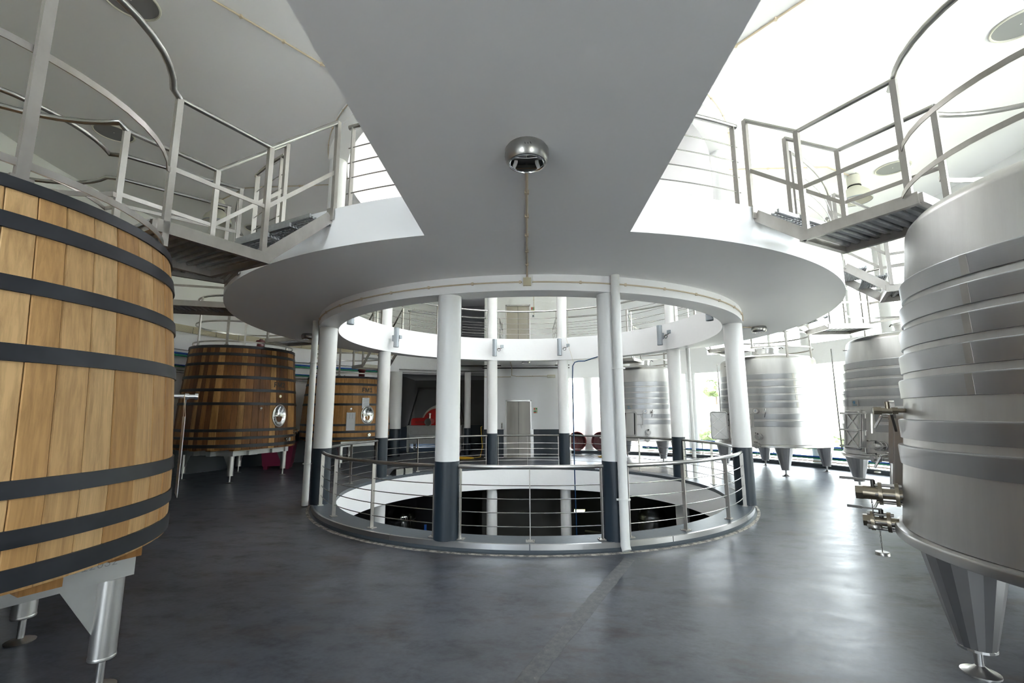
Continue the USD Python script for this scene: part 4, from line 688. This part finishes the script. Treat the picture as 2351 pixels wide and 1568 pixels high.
for z, w in ((3.40, 'upper'), (3.29, 'lower')): m = M(); m.tube(arc_pts(9.93, z, -170, -148.5), .03, 8); single('wall_pipe', m, 'light_grey_steel', w+' grey pipe along the lintel of the machine room', 'pipe')
t = thing('louvre_band', 'beige louvre band running round the left wall above the pipes', 'louvre', P(-90, 9.97, 3.94))
for k, a in enumerate(np.arange(-147, -24, 4.1)):
    m = M(); m.arc(9.965, 9.985, 3.93, 4.13, a+.06, a+4.04, 4)
    for j in range(6): m.arc(9.952, 9.968, 3.94+.031*j, 3.955+.031*j, a+.12, a+3.98, 4)
    part(t, 'louvre_panel', m, 'box_cream')
conduit('cream conduit with a drop above the lift door', [(-.62, 5.5, 3.40), (-.62, 7.55, 3.40), (-.62, 7.62, 3.05), (-.45, 7.63, 3.02), (.74, 7.63, 3.02)], .012, every=.8)
conduit('cream conduit left of the lift tower lamp line', [(TX0, 7.63, 3.0), (-.66, 7.63, 3.0)], .012, every=.5)
t = thing('emergency_light', 'cream emergency light box right above the lift door', 'light', (.88, 7.6, 2.96)); m = M(); m.box((.88, 7.61, 3.01), (.30, .07, .10)); part(t, 'case', m, 'box_cream'); m = M(); m.box((.88, 7.572, 3.0), (.27, .01, .07)); part(t, 'diffuser', m, 'lamp_cream')
for z, w in ((1.16, 'lower'), (4.99, 'upper')):
    t = thing('call_panel', f'small steel call panel left of the {w} lift door', 'panel', (-1.0, 7.63, z-.12)); m = M(); m.box((-1.0, 7.641, z), (.075, .018, .24)); part(t, 'plate', m, 'post_steel')
    for k, dz in enumerate((-.05, .0, .06)): m = M(); m.cyl((-1.0, 7.633, z+dz), (-1.0, 7.626, z+dz), .017, n=12); part(t, 'button', m, 'print_black')
t = thing('safety_sign', 'cream safety sign with red and green squares right of the lower lift door', 'sign', (.265, 7.63, 1.6)); m = M(); m.box((.265, 7.642, 1.73), (.15, .006, .22)); part(t, 'plate', m, 'sign_cream')
for x, z, w, h, mt in ((.228, 1.785, .055, .05, 'sign_red'), (.298, 1.79, .055, .05, 'sign_green'), (.245, 1.70, .09, .035, 'sign_green'), (.245, 1.655, .10, .03, 'sign_red'), (.31, 1.69, .015, .07, 'sign_green')): m = M(); m.box((x, 7.637, z), (w, .004, h)); part(t, 'symbol', m, mt)
t = thing('safety_sign', 'small safety sign beside the upper lift door', 'sign', (.21, 7.63, 5.55)); m = M(); m.box((.21, 7.642, 5.64), (.14, .006, .16)); part(t, 'plate', m, 'sign_cream')
for x, mt in ((.175, 'sign_red'), (.24, 'sign_green')): m = M(); m.box((x, 7.637, 5.65), (.05, .004, .10)); part(t, 'symbol', m, mt)
t = thing('switch_box', 'small grey switch on the wall right of the upper lift door', 'switch', (.22, 7.63, 5.30)); m = M(); m.box((.22, 7.63, 5.35), (.08, .05, .08)); part(t, 'case', m, 'lamp_grey'); m = M(); m.box((.22, 7.603, 5.35), (.03, .01, .05)); part(t, 'toggle', m, 'print_black')
conduit('thin cream conduit beside the upper lift door', [(.25, 7.635, 6.5), (.25, 7.635, 5.40)], .010, every=.5)
# ------------------------------------------------------------------ loose things on the floor
t = thing('water_hose', 'blue hose hung in the atrium left of the drainpipe column', 'hose', (1.0, 3.2, -.6))
m = M(); hp = [(2.2, 3.3, 3.28), (1.85, 3.3, 3.18), (1.62, 3.25, 3.10), (1.42, 3.22, 3.09), (1.33, 3.2, 3.06), (1.27, 3.2, 2.96), (1.255, 3.2, 2.6), (1.25, 3.2, 1.2), (1.25, 3.2, 0), (1.27, 3.18, -2.2), (1.28, 3.1, -3.9)]
m.tube(hp, .016, 8); part(t, 'hose', m, 'blue_plastic'); m = M(); m.tube([(1.12, 3.98, 4.72), (1.13, 3.72, 3.9), (1.29, 3.2, 3.08)], .004, 5); part(t, 'tie_cord', m, 'conduit_cream')
def coil(c, r, label, n=5, tail=None):
    rn = random.Random(int(c[0]*100)); pts = []
    for k in range(n*18+1):
        a = 2*math.pi*k/18; rr_ = r*(.82+.05*(k//18)+.03*math.sin(a*1.7+k)); pts.append((c[0]+rr_*math.cos(a), c[1]+rr_*.8*math.sin(a), .016+.012*((k//18) % 3)+.006*math.sin(a*2+k//18)))
    m = M(); m.tube((tail or [])+pts, .014, 6); t = thing('coiled_hose', label, 'hose', (c[0], c[1], 0)); part(t, 'hose', m, 'yellow_hose'); m = M(); m.cyl(np.array(pts[-1]), np.array(pts[-1])+[.08, .01, 0], .018, n=8); part(t, 'coupling', m, 'brass')
coil((-2.35, 7.25), .33, 'yellow hose coiled on the floor left of the lift tower', tail=[(-1.74, 7.58, 1.15), (-1.78, 7.56, 1.12), (-1.76, 7.55, .8), (-1.72, 7.5, .4), (-1.78, 7.4, .05)]); coil((3.0, 7.75), .42, 'yellow hose coiled on the floor in front of the red tubs')
def tub(c, r, d, label, ax, mt, rim, name='plastic_tub'):
    t = thing(name, label, 'tub', np.array(c)-[0, 0, r]); m = M(); ax = np.array(ax, float); m.lathe([(.01, -d), (r*.86, -d), (r*.98, 0), (r*.93, 0), (r*.82, -d+.03), (.01, -d+.03)], 48, c=c, ax=ax); part(t, 'body', m, mt)
    m = M(); m.lathe([(r*.98, -.03), (r*1.0, -.02), (r*1.0, .012), (r*.93, .012), (r*.93, 0)], 48, c=c, ax=ax); part(t, 'rim', m, rim)
    m = M(); m.lathe([(r*.42, -d+.03), (r*.42, -d+.045), (r*.38, -d+.045), (r*.38, -d+.03)], 36, c=c, ax=ax); part(t, 'bottom_ring', m, mt)
tub((1.98, 9.45, .485), .385, .32, 'dark red round tub leaning on edge beside the lift tower', (.1, -1, .10), 'red_plastic', 'red_rim'); tub((2.92, 9.25, .485), .385, .32, 'dark red round tub on edge, right one, partly behind the front column', (-.2, -1, .10), 'red_plastic', 'red_plastic')
tub((-7.45, 7.0, .42), .38, .5, 'dark tub with a purple rim lying on its side behind the FM1 vat', (.5, -1, .0), 'black_rubber', 'purple_rim')
t = thing('fruit_bin', 'magenta plastic bin on the floor behind the FM2 vat', 'bin', (-7.75, 4.6, 0)); m = M(); w0, w1, h0, h1 = .38, .45, .10, .78; c = np.array([-7.72, 4.45, 0]); k = rotz(20)
V = np.array([k @ np.array([x*w, y*w, z])+c for w, z in ((w0, h0), (w1, h1), (w1-.03, h1), (w0-.03, h0+.03)) for x, y in ((-1, -1), (1, -1), (1, 1), (-1, 1))]); m.add(V, [[4*j+i, 4*j+(i+1) % 4, 4*j+4+(i+1) % 4, 4*j+4+i] for j in range(3) for i in range(4)]+[[0, 3, 2, 1], [12, 13, 14, 15]]); part(t, 'body', m, 'magenta_plastic')
m = M(); V = [k @ np.array([x*.46, y*.46, .75])+c for x, y in ((-1, -1), (1, -1), (1, 1), (-1, 1))]; m.flat(V, .03, .06, True); part(t, 'rim', m, 'magenta_plastic')
for x in (-.3, .3): m = M(); m.beam(k @ np.array([x, -.38, .05])+c, k @ np.array([x, .38, .05])+c, .10, .10); part(t, 'skid', m, 'magenta_plastic')
t = thing('ventilation_hood', 'pair of small grey scoops on the curb at the back left', 'hood', P(-124, 3.95, .114))
for a in (-121.5, -126): 
    m = M(); q = P(a, 3.93, .114); o = rotz(a-90); e = np.linspace(0, math.pi/2, 7); V = []
    for yy in (-.12, .12): V += [q+o @ np.array([.13-.26*math.sin(x)*.9, yy, .0+.16*(1-(1-math.sin(x))**2)*math.cos(x*.2)]) for x in e]
    V = np.array(V); m.add(np.vstack([V, V-[0, 0, .012]]), [[i, i+1, i+8, i+7] for i in range(6)]+[[14+i, 21+i, 22+i, 15+i] for i in range(6)]); m.box(q+o @ np.array([-.10, 0, .07]), (.02, .24, .14), math.radians(a-90)); part(t, 'scoop', m, 'rail_steel')
t = thing('floor_drain', 'dark slotted drain channel in the floor near the red tubs', 'drain', (2.05, 8.1, 0)); 
m = M(); m.beam((1.75, 8.6, .003), (2.35, 7.55, .003), .13, .006); part(t, 'frame', m, 'dark_steel'); 
for k in range(12): c = np.array([1.75, 8.6, .007])+np.array([.6, -1.05, 0])*(k+.5)/12; m = M(); m.beam(c-[.045, .026, 0], c+[.045, .026, 0], .03, .004); part(t, 'bar', m, 'galvanised')
# machine room: crusher on a steel table, columns
for c, r, w in ((P(-147.4, 9.72), .25, 'thick white column with a dark blue foot at the left jamb of the machine room'), (np.array([-2.45, 8.75, 0]), .13, 'slim column with a dark blue foot inside the machine room opening')):
    t = thing('room_column', w, 'column', c); m = M(); m.cyl(c+[0, 0, 1.05], c+[0, 0, 3.27], r, n=28); part(t, 'shaft', m, 'column_paint'); m = M(); m.cyl(c, c+[0, 0, 1.05], r+.002, n=28); part(t, 'painted_foot', m, 'navy_paint')
t = thing('grape_machine', 'red and cream machine on a grey steel table inside the dark room', 'machine', (-3.5, 10.4, 0)); X0, X1, Y0, Y1 = -5.2, -2.85, 9.9, 11.2
m = M(); block(m, X0, X1, Y0, Y1, 1.04, 1.12); part(t, 'table_top', m, 'light_grey_steel'); m = M(); block(m, X0+.1, X1-.1, Y0+.04, Y1, .74, 1.04); part(t, 'trough', m, 'light_grey_steel'); m = M(); block(m, X0+.12, X1-.1, Y0+.02, Y1, .36, .73); part(t, 'trough', m, 'light_grey_steel')
for x in (X0+.06, X1-.06):
    for y in (Y0+.06, Y1-.06): m = M(); m.box((x, y, .54), (.10, .10, 1.0)); m.cyl((x, y, 0), (x, y, .10), .05, n=12); part(t, 'leg', m, 'light_grey_steel')
m = M(); pr_ = [(-1.1, 0), (-1.1, .22), (-1.04, .30), (-.55, .32)]+[(-.62*math.cos(a)+.03, .62*math.sin(a)+.10) for a in np.linspace(.55, math.pi-.55, 12)]+[(.62, .32), (.9, .30), (.9, 0)]
m.prism(pr_, np.stack([[1, 0, 0], [0, 0, 1], [0, -1, 0]], 1), (-3.95, 10.5, 1.13), .45); mr = part(t, 'cover', m, 'machine_red', 'glossy red cover'); wtext(mr, 'BUTEM', .075, np.stack([[1, 0, 0], [0, 0, 1], [0, -1, 0]], 1), (-4.68, 10.045, 1.26), 'print_black', 'lettering', .003)
m = M(); m.lathe([(.01, -.12), (.86, -.12), (.88, -.08), (.88, .08), (.86, .12), (.01, .12)], 48, c=(-3.9, 10.8, 1.14), ax=(0, 1, 0)); part(t, 'drum', m, 'machine_cream', 'large cream drum wheel')
m = M(); q = np.array([-4.15, 10.05, 1.30]); m.cyl(q, q+[-.06, -.30, -.02], .12, n=20); m.cyl(q+[-.06, -.30, -.02], q+[-.09, -.42, -.03], .155, n=24); m.cyl(q+[-.05, -.2, .1], q+[-.05, -.2, .30], .045, n=12); m.cyl(q+[-.05, -.2, .28], q+[-.05, -.2, .34], .07, n=14); m.lathe([(.11, .001), (.11, -.05), (.01, -.05)], 18, c=q+[-.09, -.425, -.03], ax=(-.2, -1, -.08)); part(t, 'outlet_pipe', m, 'steel')
for x0, x1 in ((-5.3, -4.95), (-2.8, -3.2)): m = M(); m.beam((x0, 10.6, 1.12), (x1, 10.9, 2.75), .05, .05); part(t, 'frame_post', m, 'dark_steel')
m = M(); m.beam((-5.0, 10.9, 2.75), (-3.1, 10.9, 2.75), .08, .10); m.beam((-4.2, 10.9, 2.75), (-4.1, 10.9, 1.9), .04, .04); part(t, 'frame_top', m, 'dark_steel')
for x, w in ((-2.1, 'left'), (-1.85, 'right')): m = M(); m.box((x-.05, 12.6, .65), (.13, .13, 1.3)); m.box((x-.05, 12.6, 1.33), (.15, .15, .06)); single('steel_post', m, 'dark_steel', f'short dark post in the machine room, {w} one of two', 'post')
# basement things
t = thing('basement_tank', 'round steel tank below in the basement at the left of the opening', 'tank', (-3.9, 4.6, -3.95)); c = (-3.85, 4.7, 0); m = M(); m.lathe([(.78, -3.6), (.78, -2.45), (.76, -2.40), (.55, -2.3), (.01, -2.22)], 40, c=c); part(t, 'shell', m, 'brushed_steel')
for k in range(3): a = 2.1*k; m = M(); m.cyl((c[0]+.6*math.cos(a), c[1]+.6*math.sin(a), -3.95), (c[0]+.6*math.cos(a), c[1]+.6*math.sin(a), -3.6), .05, n=10); part(t, 'leg', m, 'steel')
m = M(); m.cyl((c[0]+.85, c[1]-.45, -2.75), (c[0]+.6, c[1]-.45, -2.75), .03); part(t, 'handle', m, 'steel')
t = thing('basement_tank', 'domed steel vessel far back in the basement on the left', 'tank', (-4.2, 7.2, -3.95)); c = (-4.6, 7.3, 0); m = M(); m.lathe([(.45, -3.9), (.5, -2.4), (.5, -2.0), (.46, -1.85), (.3, -1.68), (.01, -1.6)], 36, c=c); part(t, 'shell', m, 'mirror_steel'); m = M(); m.lathe([(.51, -2.1), (.525, -2.08), (.51, -2.06)], 36, c=c); part(t, 'seam', m, 'steel')
t = thing('basement_tank', 'domed steel vessel in the dark basement at the right', 'tank', (4.6, 7.3, -3.95)); c = (4.35, 7.3, 0); m = M(); m.lathe([(.45, -3.9), (.5, -2.4), (.5, -2.0), (.46, -1.85), (.3, -1.68), (.01, -1.6)], 36, c=c); part(t, 'shell', m, 'brushed_steel'); m = M(); m.lathe([(.51, -2.1), (.525, -2.08), (.51, -2.06)], 36, c=c); part(t, 'seam', m, 'steel')
m = M(); m.box((-3.02, 4.05, -2.75), (.06, .06, 2.4)); m.box((-3.02, 4.05, -3.945), (.2, .2, .012)); single('steel_post', m, 'blue_pipe', 'blue painted post in the basement beside the steel tank', 'post')
t = thing('strip_light', 'lit greenish strip light on the basement wall', 'light', (1.75, 7.3, -1.9)); m = M(); m.box((1.78, 7.4, -1.80), (.42, .10, .06)); part(t, 'case', m, 'box_cream'); m = M(); m.cyl((1.60, 7.33, -1.84), (1.96, 7.33, -1.84), .035, n=12); part(t, 'tube', m, 'lamp_glow')
t = thing('stair_rail', 'dark pipe railing down in the basement', 'railing', (-1.9, 5.6, -3.95)); m = M(); m.tube([(-2.8, 5.6, -3.95), (-2.8, 5.6, -2.55), (-2.0, 5.6, -2.5), (-1.8, 5.6, -2.9), (-1.75, 5.6, -3.95)], .03, 8); part(t, 'frame', m, 'dark_steel'); m = M(); m.tube([(-2.2, 5.6, -3.95), (-2.2, 5.6, -2.52)], .03, 8); part(t, 'post', m, 'dark_steel')
m = M(); m.tube([(2.0, 7.6, -2.6), (5.2, 6.2, -2.6)], .07, 10); single('basement_pipe', m, 'dark_steel', 'dark pipe running across the basement at the right, upper one', 'pipe'); m = M(); m.tube([(2.0, 7.4, -2.95), (5.2, 6.0, -2.95)], .07, 10); single('basement_pipe', m, 'dark_steel', 'dark pipe running across the basement at the right, lower one', 'pipe')
m = M(); block(m, -1.55, 1.45, 6.22, 6.30, -2.62, -2.50); single('wall_rail', m, 'copper_pipe', 'brown rail along the basement wall between two columns', 'rail')
# ------------------------------------------------------------------ outside: pale wall with louvres, hillside, shrubs and trees
def hz(x, y):
    r = np.hypot(x, y); n = meshkit.fbm(np.stack([x*.03, y*.03, 0*x], 1)); return np.where(r < 16, -.25, -.25-np.clip((r-16)/14, 0, 1)*1.6+np.clip((r-45)/180, 0, 1)**1.15*24+n*np.clip((r-20)/60, 0, 1)*3.2)
az_ = np.linspace(15, 178, 110); rr_ = np.r_[10.36, np.geomspace(11, 420, 60)]; A_, R_ = np.meshgrid(np.radians(az_), rr_, indexing='ij'); X_, Y_ = (R_*np.sin(A_)).ravel(), (-R_*np.cos(A_)).ravel()
m = M(); k = len(rr_); m.add(np.stack([X_, Y_, hz(X_, Y_)], 1), [[i*k+j, i*k+j+1, (i+1)*k+j+1, (i+1)*k+j] for i in range(len(az_)-1) for j in range(k-1)]); struct('ground', m, 'hill', smooth=True)
m = M(); m.arc(10.36, 17.5, -.3, -.06, -18, 178, 80); struct('ground_2', m, 'terrace'); m = M(); block(m, -16, 30, -60, -13.6, -.3, -.05); struct('ground_3', m, 'terrace')
def crown(m, c, r, rn, n):
    for _ in range(n):
        d = rn.normal(size=3); d /= np.linalg.norm(d); q = c+d*r*rn.uniform(.25, .8)*np.array([1, 1, .75]); s = trimesh.creation.icosphere(1, r*rn.uniform(.28, .5)); v = s.vertices; v = v*(1+.22*rn.normal(size=(len(v), 1))*1.0); m.add(v*np.array([1, 1, .8])+q, s.faces)
rn = np.random.default_rng(5); kinds = 0
for i in range(34):
    az = rn.uniform(96, 156); R = rn.uniform(17, 45) if i < 20 else rn.uniform(50, 150); c = P(az, R); z = float(hz(np.array([c[0]]), np.array([c[1]]))[0]); h = rn.uniform(.7, 1.3) if i < 20 else rn.uniform(2.0, 3.6)
    near = i < 20; t = thing('bush' if near else 'tree', 'sunlit pale shrub on the slope just outside the glazing' if near else 'hazy tree on the hillside far beyond the glazing', 'shrub' if near else 'tree', (c[0], c[1], z), group='shrubs outside the glazing' if near else 'trees on the hillside')
    m = M(); crown(m, c+[0, 0, z+h*(.75 if near else 1.2)], h, rn, 14); part(t, 'foliage', m, 'leaf', smooth=False); m = M(); m.cyl(c+[0, 0, z-.1], c+[0, 0, z+h], .05*h, .03*h, n=7); part(t, 'stem' if near else 'trunk', m, 'trunk')
t = thing('garden_wall', 'pale pink wall with a louvred top outside, beyond the red tubs', 'wall', (3.5, 21, -.4))
for i in range(8):
    for z0, z1 in ((-.4, .45), (.47, 1.32), (1.34, 2.0)): m = M(); block(m, -2+1.5*i+.012, -.5+1.5*i-.012, 21, 21.2, z0, z1); part(t, 'panel', m, 'pink_wall')
    for k in range(7): m = M(); m.beam((-2+1.5*i+.03, 21.05, 2.08+.11*k), (-.5+1.5*i-.03, 21.05, 2.08+.11*k), .06, .05); part(t, 'slat', m, 'slat_wood')
    m = M(); m.box((-2+1.5*i, 21.12, 2.45), (.06, .06, .95)); part(t, 'louvre_post', m, 'slat_wood')
m = M(); block(m, -2, 10, 21.25, 21.4, -.4, 3.3); part(t, 'back_wall', m, 'white_paint')
